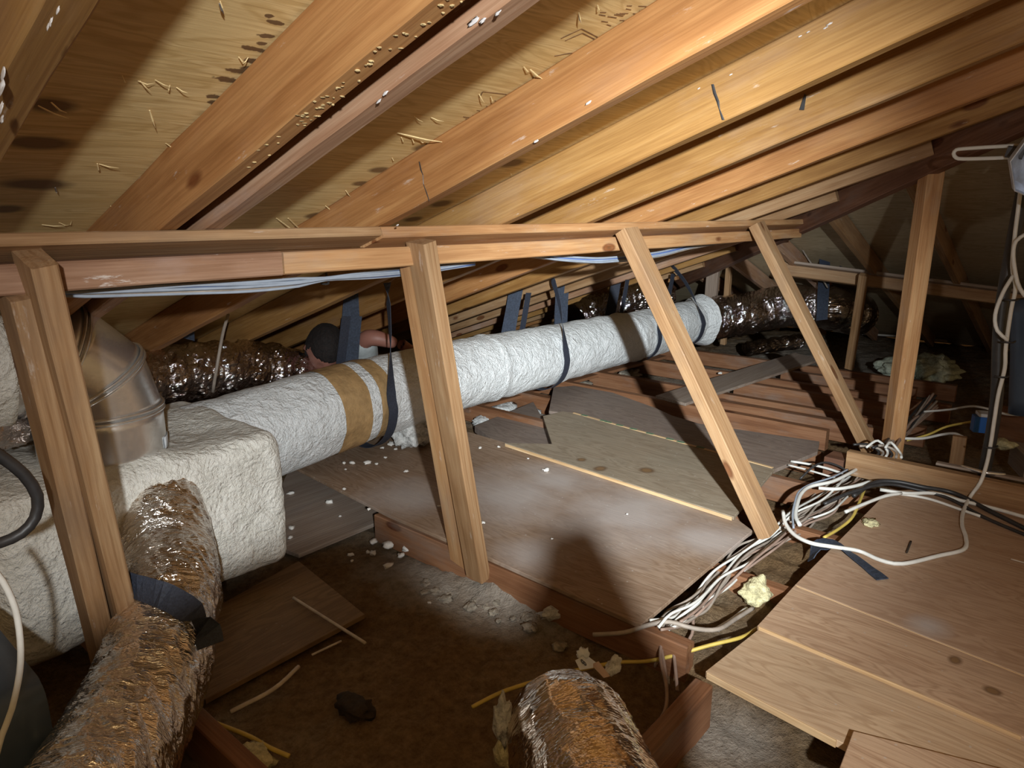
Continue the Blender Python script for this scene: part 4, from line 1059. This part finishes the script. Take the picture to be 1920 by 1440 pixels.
# wool tufts
o = lump('wool_tuft', PZ(1418, 1110, -.04), (.05, .035, .035), WOOLY, None, .42, 1.6, 4, 3); tag(o, 'torn yellow glass wool tuft in the cable trench', 'insulation')
o = lump('wool_tuft', PZ(1632, 980, .012), (.028, .022, .010), WOOLY, None, .7, 2.2, 3, 9); tag(o, 'small yellow wool tuft on the corner of the widest board', 'insulation')
o = lump('wool_tuft', PY(775, 805, 2.26)+Vector((0, 0, .0)), (.10, .08, .085), WOOL, None, .6, 1.8, 4, 12); tag(o, 'fluffy white wool tuft under the long duct', 'insulation')
o = lump('wool_tuft', PZ(1690, 690, -.03), (.16, .14, .075), WOOLG, None, .4, 2.0, 4, 15); tag(o, 'pale green foam lump on the far floor left of the upright post', 'insulation')
o = lump('wool_tuft', PZ(1742, 692, -.03), (.22, .16, .085), WOOLG, None, .45, 2.2, 4, 17); tag(o, 'pale green foam lump on the far floor right of the upright post', 'insulation')
o = lump('wool_tuft', PZ(478, 1425, -.115), (.03, .05, .02), WOOLY, None, .5, 2.0, 3, 19); tag(o, 'yellow wool scrap near the bottom edge by the yellow cable', 'insulation')
o = lump('residue_clump', PZ(668, 1326, -.118), (.035, .05, .012), DARKSTAIN, None, .6, 2.0, 3, 29); tag(o, 'dark curled clump on the shadowed floor in the foreground', 'debris')
o = lump('wool_tuft', PZ(1042, 1148, -.085), (.045, .02, .018), WOOL, None, .5, 2.4, 3, 31); o.rotation_euler = (0, 0, -.5); tag(o, 'white wool wisp against the front joist of the centre panel', 'insulation')
for i, (px, py, s) in enumerate([(985,740,.10),(945,765,.08),(1030,760,.07),(905,790,.06),(1090,722,.08),(1115,705,.07),(1180,700,.09),(1000,775,.05)]):
    o = lump('dust_clump', PZ(px, py, -.10), (s, s*.8, .028), WOOL if i % 2 else CLUMP, None, .5, 2.2, 3, 40+i); tag(o, 'flat clump of grey dusty insulation near the jagged panel', 'insulation', 'dusty clumps left of the jagged panel')

r3 = random.Random(5)
for i in range(34):
    px = 795+i*8+r3.uniform(-14, 14); py = 1078+max(0, (i-8))*3.4+r3.uniform(-10, 50)
    sz = r3.uniform(.009, .024)
    cp = PZ(px, py, -.06); cp.x = min(cp.x, 1.405)
    zf = -0.135+.075*math.exp(-(((cp.x-bp.x-.03)/.085)**2+((cp.y-bp.y)/.24)**2))
    cp = PZ(px, py, min(zf+.014, -.02))
    o = lump('insulation_clump', cp, (sz, sz*.9, sz*.55), CLUMP, None, .5, 1.8, 3, 90+i); tag(o, 'grey brown insulation clump heaped at the foot of the centre brace', 'insulation', 'insulation clumps at the foot of the centre brace')
# crumbs of white foam
spots_ = [(670,815,7),(628,853,10),(612,845,4),(645,868,5),(660,868,7),(690,868,9),(706,870,5),(648,880,3),(733,833,9),(717,840,5),(742,842,5),(722,858,4),(762,884,6),(645,917,5),(617,942,9),(692,955,5),(638,968,4),(700,1016,10),(728,1024,14),(732,1004,9),(700,1038,9),(765,1030,12),(752,1042,9),(797,1032,5),(727,1062,10),(690,1036,6),(657,1041,7),(775,965,4),(823,949,4),(1024,882,9),(906,980,5),(1140,896,4),(660,1052,4),(805,1130,4),(900,840,5),(935,838,4),(545,925,7),(547,990,8),(1183,860,4),(545,1008,6),(1035,1010,3),(1176,964,3),(990,860,3),(1350,700,5)]
for i, (px, py, s) in enumerate(spots_):
    onpanel = (py < 960 and px > 640) or px > 820
    z = .006 if onpanel else -.10
    p = PZ(px, py, z); d = (p-CAM).length*s/F*.85
    o = lump('foam_crumb', p+Vector((0, 0, d*.15)), (d, d*.8, d*.45), CHIPM, None, .7, 1.8, 2, 60+i)
    o.rotation_euler = (0, 0, i*1.3)
    if px in (1024,): tag(o, 'single white foam crumb standing on the centre panel near its raised edge', 'foam crumb', None)
    elif 640 < px < 800 and 1000 < py < 1070: tag(o, 'whitish foam flake on the insulation left of the centre brace foot', 'foam crumb', 'foam flakes at the centre brace foot')
    elif px < 780 and py < 890: tag(o, 'white foam crumb on the floor under the long duct', 'foam crumb', 'foam crumbs under the long duct')
    elif px < 700: tag(o, 'white foam crumb on the low plank beside the plenum box corner', 'foam crumb', 'foam crumbs beside the plenum box')
    else: tag(o, 'tiny white speck of foam on the centre floor panels', 'foam crumb', 'foam specks on the centre panels')
# sticks and strips
def stick(a, b, z, r, mat, label, z2=None, mid=None):
    pts = [PZ(*a, z)] + ([PZ(*mid, z+.004)] if mid else [(PZ(*a, z)+PZ(*b, z2 or z))/2]) + [PZ(*b, z2 or z)]
    o = tube('thin_stick', pts, r, mat, None, 6, .02); tag(o, label, 'stick'); return o
PALEW = plain('pale_stick', (.55, .47, .38), .6)
stick((550,1121), (685,1206), -.09, .0045, PALEW, 'straight pale stick lying across the dim orange plywood')
stick((432,1335), (560,1250), -.11, .0055, PALEW, 'curved pale strip on the dark floor right of the foil duct', mid=(512,1293))
stick((585,1228), (640,1202), -.115, .003, PALEW, 'short thin straw on the floor below the straight pale stick')
stick((1708,1015), (1700,1036), .010, .003, DARKSTAIN, 'dark nail lying on the widest right-hand board')
stick((1130,789), (1160,804), .012, .0018, PALEW, 'fine straw on the far panel') if False else None
stick((872,759), (928,746), -.08, .007, WHITE, 'white cable scrap under the long duct beside the centre brace', mid=(905,756))
stick((960,727), (1055,714), -.08, .008, WHITE, 'longer white cable scrap under the middle of the white duct', mid=(1010,722))
stick((1430,661), (1478,670), -.05, .006, WHITE, 'thin white cable scrap on the far floor near the grey plank', mid=(1455,662))
stick((1585,624), (1680,630), -.08, .010, WHITE, 'straight white strip on the far floor right of the slim prop')
stick((1730,633), (1776,640), -.08, .016, GREYC, 'pale strip on the far floor behind the upright post')
stick((1895,1048), (1920,1055), .010, .002, PALEW, 'tiny straw at the right edge of the widest board')

# wire bundle under the purlin
wb = [(95,540),(160,537),(260,531),(360,525),(470,523),(560,519),(610,517),(700,508),(790,499),(850,490),(890,484)]
mats = [LBLUE, BLUEC, WHITE, LBLUE, LBLUE, GREYC, LBLUE, BLUEC, LBLUE]
for i in range(9):
    pts = []; sag = r2.uniform(-4, 10)
    for j, (x, y) in enumerate(wb):
        f = math.sin(math.pi*min(1, j/6.0)) if j < 6 else .12
        pts.append(PY(x, y+5+sag*f+r2.uniform(-1.2, 1.2)+(i-3)*1.3*(1 if j != 6 else .2)+3*f, 1.40+.006*(i % 3)))
    cable('wire', pts, .0032 if i != 2 else .0045, mats[i], 'thin blue-white wire strung beneath the left half of the purlin', 'wire', 'wires strung under the left half of the purlin', .03)
wb2 = [(985,474),(1040,481),(1090,485),(1130,485),(1180,481),(1240,473),(1300,459),(1380,447)]
for i in range(6):
    sag = r2.uniform(-4, 4); pts = [PY(x, y+2+(i-2)*1.2+sag*math.sin(math.pi*j/7)+r2.uniform(-.8, .8), 1.40+.006*(i % 3)) for j, (x, y) in enumerate(wb2)]
    cable('wire', pts, .0036, mats[i], 'thin blue-white wire strung beneath the right half of the purlin', 'wire', 'wires strung under the right half of the purlin', .03)
tg_ = PY(606, 521, 1.46)
o = tube('cable_tie', [tg_+Vector((0, -.012, .012)), tg_+Vector((.004, -.014, -.012)), tg_+Vector((.002, .012, -.014))], .003, BLACK, None, 6, .006); tag(o, 'black tie gathering the wire bundle under the purlin', 'cable tie')

# ================================================================== RIGHT EDGE: pipe, cords, lamp
pt = PX(1891, 540, 2.95); pbm = PX(1843, 900, 2.93)
o = tube('vent_pipe', [Vector((2.93, pbm.y, .05)), Vector((2.935, pbm.y+.0, .35)), Vector((2.94, pt.y+.01, .7)), Vector((2.95, pt.y, 1.28))], .020, BLACK, None, 20, .05); tag(o, 'black vertical pipe near the right edge with the white cord tied to it', 'pipe')
o = tube('pipe_clamp', [(2.93, pbm.y-.06, .10), (2.90, pbm.y, .104), (2.93, pbm.y+.07, .10)], .008, GALV, None, 8, .01); tag(o, 'grey metal clamp at the foot of the black pipe', 'clamp')
o = board('stud_strip', PX(1868, 690, 3.15), PX(1882, 600, 3.15), .03, .02, GREYWOOD, (1, 0, 0)); tag(o, 'short pale strip behind the black pipe', 'strip')
o = tube('metal_stack', [PX(1925, 775, 3.3), PX(1925, 690, 3.3)+Vector((0, 0, .05)), PX(1928, 560, 3.3)], .06, BLUEGREY, None, 32, .05); tag(o, 'blue-grey round metal pipe cut by the right edge', 'pipe')
XW = 2.88
cpts = [PX(1914, 352, XW), PX(1908, 400, XW), PX(1903, 440, XW), PX(1898, 500, XW), PX(1904, 540, XW), PX(1896, 580, XW), PX(1886, 650, XW), PX(1884, 690, XW), PX(1872, 740, XW), PX(1864, 790, XW), PX(1858, 830, XW), PX(1850, 870, XW), PX(1838, 905, 2.84), PZ(1820, 930, .03), PZ(1806, 960, .014), PZ(1804, 985, .012), PZ(1811, 1008, .012), PZ(1807, 1030, .012), PZ(1760, 1042, .012), PZ(1692, 1057, .012), PZ(1650, 1050, .012), PZ(1610, 1033, .014), PZ(1560, 1025, .03), PZ(1520, 1018, .035), PZ(1490, 1003, .03), PZ(1473, 982, .035), PZ(1468, 958, .05)]
cable('cord', cpts, .0062, WHITE, 'long white power cord running from the clamp lamp down and over the widest board')
cable('cord', [PX(1925, 438, XW-.03), PX(1905, 452, XW-.03), PX(1900, 480, XW-.03), PX(1908, 530, XW-.03), PX(1922, 556, XW-.03)], .006, WHITE, 'short white cord loop at the right edge below the lamp')
cable('cord', [PX(1900, 516, XW-.02), PX(1880, 550, XW-.02), PX(1866, 590, XW-.02), PX(1870, 620, XW-.02), PX(1890, 638, XW-.02)], .006, WHITE, 'white cord loop bulging left of the black pipe')
for i, (px, py) in enumerate([(1893, 562), (1888, 641), (1876, 706), (1855, 838)]):
    p = PX(px, py, XW-.004)
    o = tube('cable_tie', [p+Vector((-.008, .016, 0)), p+Vector((-.012, 0, 0)), p+Vector((-.004, -.016, 0)), p+Vector((.03, -.02, 0))], .0035, BLACK, None, 6, .006); tag(o, ['topmost', 'second from top', 'third from top', 'lowest'][i]+' black tie holding the white cord to the pipe', 'cable tie')

# clamp lamp with wire guard loop
LX = 2.72
lc = PX(1957, 292, LX)
lampo = empty('clamp_lamp', lc); tag(lampo, 'silver-grey clamp work lamp with a long white wire loop at the right edge', 'lamp')
axis = (PX(1985, 330, LX+.1)-PX(1935, 305, LX)).normalized()
def lathe_poly(name, prof, c, ax, mat, parent, n=10):
    ax = Vector(ax).normalized(); u = Vector((0, 0, 1)).cross(ax).normalized(); v = ax.cross(u); V = []
    for (d, r) in prof:
        for i in range(n):
            th = 2*math.pi*i/n; V.append(c+ax*d+u*math.cos(th)*r+v*math.sin(th)*r)
    Fc = [(k*n+i, k*n+(i+1) % n, (k+1)*n+(i+1) % n, (k+1)*n+i) for k in range(len(prof)-1) for i in range(n)]
    o = pyd(name, V, Fc, mat, parent, False)
    md = o.modifiers.new('s', 'SOLIDIFY'); md.thickness = .003
    return o
lathe_poly('reflector', [(-.03, .03), (-.01, .062), (.02, .098), (.05, .118), (.075, .122)], lc, (-.75, -.45, -.25), LAMPM, lampo, 8)
lathe_poly('socket', [(-.09, .022), (-.085, .026), (-.03, .028), (-.028, .02)], lc, (-.75, -.45, -.25), DARKP, lampo, 14)
lump('bulb', lc+Vector((-.75, -.45, -.25)).normalized()*.035, (.03, .03, .03), WHITE, lampo, .0, 1, 3, 1)
h0 = PX(1905, 273, LX-.01); h1 = PX(1905, 295, LX-.01)
tube('wire_loop', [h0+Vector((.02, -.02, 0)), h0, PX(1850, 276, LX-.01), PX(1806, 279, LX-.01), PX(1793, 281, LX-.01), PX(1788, 288, LX-.01), PX(1793, 296, LX-.01), PX(1806, 298, LX-.01), PX(1850, 297, LX-.01), h1, h1+Vector((.02, -.02, 0))], .0058, WIREM, lampo, 10, .01)
a = PX(1888, 284, LX-.02); b = PX(1920, 288, LX-.02)
board('clamp_block', a, b, .028, .034, DARKP, (0, 0, 1), lampo, bev=.004)

# blue junction box, wood blocks and loose cables on the far right floor
bb = empty('junction_box', PX(1840, 790, 3.35)); tag(bb, 'bright blue plastic electrical box with a white rim, right of the upright post', 'electrical box')
c_ = PX(1838, 793, 3.35)
board('box_body', c_+Vector((0, 0, -.035)), c_+Vector((0, 0, .03)), .055, .05, BLUEBOX, (1, .4, 0), bb, bev=.004)
board('box_rim', c_+Vector((.01, -.02, .032)), c_+Vector((.01, -.02, .045)), .075, .06, BLUEBOXW, (1, .4, 0), bb, bev=.003)
board('box_bracket', c_+Vector((0, -.045, -.095)), c_+Vector((0, -.045, .0)), .03, .012, BLUEBOXW, (1, .4, 0), bb, bev=.002)
tag(board('block', PX(1862, 790, 3.75), PX(1990, 815, 3.6), .04, .15, JOIST, (0, 0, 1)), 'brown wood blocking with a knot at the right edge behind the pipe', 'block')
tag(board('block', PX(1795, 855, 3.25)+Vector((0, 0, -.04)), PX(1800, 818, 3.25), .05, .03, STUD, (1, 0, 0)), 'small upright orange wood stub on the floor left of the blue box', 'block')
tag(board('block', PZ(1905, 850, .0), PZ(1935, 880, .0), .05, .10, GREYWOOD, (0, 0, 1)), 'pale board corner at the right edge behind the header beam', 'block')
o = lump('wool_tuft', PX(1880, 832, 3.5), (.04, .05, .02), WOOLY, None, .5, 2, 3, 71); tag(o, 'small yellow wool scrap beside the brown blocking', 'insulation')
cable('cable', [PX(1690, 822, 3.3), PX(1730, 822, 3.35), PX(1765, 815, 3.4), PX(1790, 813, 3.35), PX(1806, 820, 3.3)], .006, WHITE, 'white cable from the post foot to the small orange stub')
cable('cable', [PX(1700, 826, 3.35), PX(1740, 815, 3.4), PX(1775, 800, 3.45), PX(1825, 790, 3.4)], .005, YELL, 'yellowish cable leading up to the blue box')
cable('cable', [PX(1730, 772, 3.7), PX(1780, 768, 3.65), PX(1820, 762, 3.5), PX(1850, 766, 3.4), PX(1890, 777, 3.35), PX(1940, 778, 3.3)], .005, WHITE, 'white cable crossing above the blue box to the right edge')
for i in range(10):
    a0 = r2.uniform(-12, 12)
    cable('cable', [PX(1660+r2.uniform(-14, 20), 842, 3.1), PX(1690+a0, 815+r2.uniform(-10, 8), 3.4), PX(1712+a0, 790+r2.uniform(-12, 8), 3.6), PX(1745+a0*1.5, 755+r2.uniform(-18, 14), 3.9)], .0055, (BROWNC, GREYC, BROWNC, BLACK)[i % 4], 'brownish cable fanning out around the foot of the upright post', group='cables fanning out behind the upright post')
for i in range(6):
    cable('cable', [PX(1600+i*12, 838+r2.uniform(-8, 3), 2.95), PX(1630+i*8, 832+r2.uniform(-6, 8), 3.0), PX(1648+i*8, 848+r2.uniform(-5, 5), 3.0), PX(1640+i*10, 858, 2.95)], .005, (BLACK, GREYC, WHITE)[i % 3], 'short tangled cable end between the brace foot and the header beam', group='cable ends at the header beam')
# more wires near far foil duct
cable('wire', [PX(1488, 440, 4.6), PX(1515, 485, 4.8), PX(1540, 520, 4.9), PX(1552, 540, 5.0)], .005, GREYC, 'thin grey wire hanging left of the far dusty strap', 'wire')

# ================================================================== PERSON behind the duct
def skinned(name, verts, edges, radii, mat, root=0, sub=2, parent=None):
    me = bpy.data.meshes.new(name); me.from_pydata([tuple(v) for v in verts], edges, []); me.update()
    o = link(name, me, mat)
    sk = o.modifiers.new('skin', 'SKIN'); sk.use_smooth_shade = True
    for i, r in enumerate(radii):
        me.skin_vertices[0].data[i].radius = (r, r) if not isinstance(r, tuple) else r
        me.skin_vertices[0].data[i].use_root = (i == root)
    sb = o.modifiers.new('sub', 'SUBSURF'); sb.levels = sub; sb.render_levels = sub
    if parent is not None:
        bpy.context.view_layer.update(); o.parent = parent; o.matrix_parent_inverse = parent.matrix_world.inverted()
    return o
HC = Vector((1.755, 2.55, .425))
per = empty('person', (2.3, 2.9, -.1)); tag(per, 'person in a light grey T-shirt crawling behind the long duct, head bowed, one arm forward', 'person')
pel = Vector((2.45, 3.35, .02)); ch = Vector((2.06, 2.86, .20)); nk = Vector((1.90, 2.70, .33))
shR = Vector((2.08, 2.70, .31)); elR = PY(702, 632, 2.55); wrR = PY(746, 645, 2.49)
shL = Vector((1.78, 2.88, .24)); elL = Vector((1.62, 2.74, .06)); haL = Vector((1.58, 2.60, -.05))
kR = Vector((2.75, 3.15, -.04)); aR = Vector((3.1, 3.3, -.06)); kL = Vector((2.6, 3.65, -.06)); aL = Vector((2.95, 3.8, -.08))
V = [pel, ch, nk, HC+Vector((.05, .06, -.06)), shR, PY(684, 634, 2.60), elR, wrR, shL, elL, haL, kR, aR, kL, aL]
E_ = [(0,1),(1,2),(2,3),(1,4),(4,5),(5,6),(6,7),(1,8),(8,9),(9,10),(0,11),(11,12),(0,13),(13,14)]
skinned('body', V, E_, [.13, .14, .062, .06, .060, .048, .041, .028, .062, .045, .028, .075, .045, .075, .045], SKIN, 0, 2, per)
# hand with five fingers resting on the duct
hb = wrR; hd_ = (wrR-elR).normalized(); hs = hd_.cross(Vector((0, 0, 1))).normalized()
hv = [hb, hb+hd_*.05]; he = [(0, 1)]; hr = [.026, .034]
for i, (o_, L) in enumerate([(-.027, .062), (-.009, .072), (.010, .068), (.028, .052)]):
    k = len(hv); b0 = hb+hd_*.075+hs*o_
    hv += [b0, b0+hd_*L*.5+Vector((0, 0, -.012)), b0+hd_*L*.8+Vector((0, 0, -.035))]; he += [(1, k), (k, k+1), (k+1, k+2)]; hr += [.0095, .0085, .0075]
k = len(hv); hv += [hb+hd_*.03-hs*.04+Vector((0, 0, -.005)), hb+hd_*.06-hs*.058+Vector((0, 0, -.015))]; he += [(0, k), (k, k+1)]; hr += [.012, .009]
skinned('hand', hv, he, hr, SKIN, 0, 2, per)
# shirt: torso and sleeve
sv = [pel+Vector((-.05, -.06, .02)), ch, nk+Vector((.02, .02, -.03)), shR, PY(680, 632, 2.60), shL, shL.lerp(elL, .45)]
skinned('shirt', sv, [(0,1),(1,2),(1,3),(3,4),(1,5),(5,6)], [.145, .155, .075, .075, .064, .075, .062], SHIRT, 0, 2, per)
tv = [pel, kR, aR, kL, aL]
skinned('trousers', tv, [(0,1),(1,2),(0,3),(3,4)], [.142, .085, .055, .085, .055], TROUS, 0, 2, per)
# head bowed to the camera: crown forward, face down
def head():
    bm = bmesh.new(); bmesh.ops.create_icosphere(bm, subdivisions=4, radius=1)
    face = Vector((-.35, -.50, -.79)).normalized()      # looking down and forward
    crown = Vector((-.28, -.72, .62)).normalized(); crown = (crown-face*crown.dot(face)).normalized(); side = face.cross(crown)
    for v in bm.verts:
        d = v.co.normalized(); f = d.y; u = d.z; s = d.x      # local: y=face, z=crown, x=side
        rx = .074; ry = .095; rz = .112
        x = s*rx*(1-.12*max(0, -u)); y = f*ry; z = u*rz
        if f > .2:
            y += .022*math.exp(-(s/.16)**2-((u+.12)/.16)**2)*1.0     # nose
            y -= .010*math.exp(-((abs(s)-.36)/.16)**2-((u-.08)/.12)**2)  # eye sockets
            y += .006*math.exp(-(s/.3)**2-((u+.45)/.08)**2)          # lips
            y += .010*math.exp(-(s/.35)**2-((u+.75)/.18)**2)         # chin
        x += math.copysign(.020, s)*math.exp(-((abs(s)-.98)/.12)**2-((u+.02)/.2)**2-((f+.05)/.16)**2) if abs(s) > .8 else 0  # ears
        v.co = side*x+face*y+crown*z
    me = bpy.data.meshes.new('head'); bm.to_mesh(me); bm.free()
    o = link('head', me, SKIN, None, True); o.location = HC
    bpy.context.view_layer.update(); o.parent = per; o.matrix_parent_inverse = per.matrix_world.inverted()
    bm = bmesh.new(); bmesh.ops.create_icosphere(bm, subdivisions=5, radius=1); dele = []
    for v in bm.verts:
        d = v.co.normalized(); f = d.y; u = d.z; s = d.x
        keep = (u > .45) or (f < .15 and u > -.35)
        k = 1.10+.06*fbm(Vector((s*9, f*3, u*9)), 3) if keep else .88
        v.co = side*(s*.076*k)+face*(f*.098*k)+crown*(u*.113*k)
    me = bpy.data.meshes.new('hair'); bm.to_mesh(me); bm.free()
    h = link('hair', me, HAIR, None, True); h.location = HC
    bpy.context.view_layer.update(); h.parent = per; h.matrix_parent_inverse = per.matrix_world.inverted()
head()

# added unseen blocker, cut to throw the camera holder's shadow on the foreground floor
ol = [(-.75, -.12), (.395, -.12), (.395, .66), (.345, .745), (.30, .855), (.245, .86), (.20, .79), (.12, .835), (.06, .925), (-.02, .945), (-.75, .93)]
V = [(x, -.065, z) for x, z in ol]+[(x, -.045, z) for x, z in ol]; n = len(ol)
Fc = [tuple(range(n)), tuple(range(2*n-1, n-1, -1))]+[(i, i+n, (i+1) % n+n, (i+1) % n) for i in range(n)]
oc = pyd('shadow_blocker', V, Fc, BLUEGREY, None, False)
tag(oc, 'added blue-grey shadow blocker standing upright just below the viewpoint, out of view', 'sheet metal')
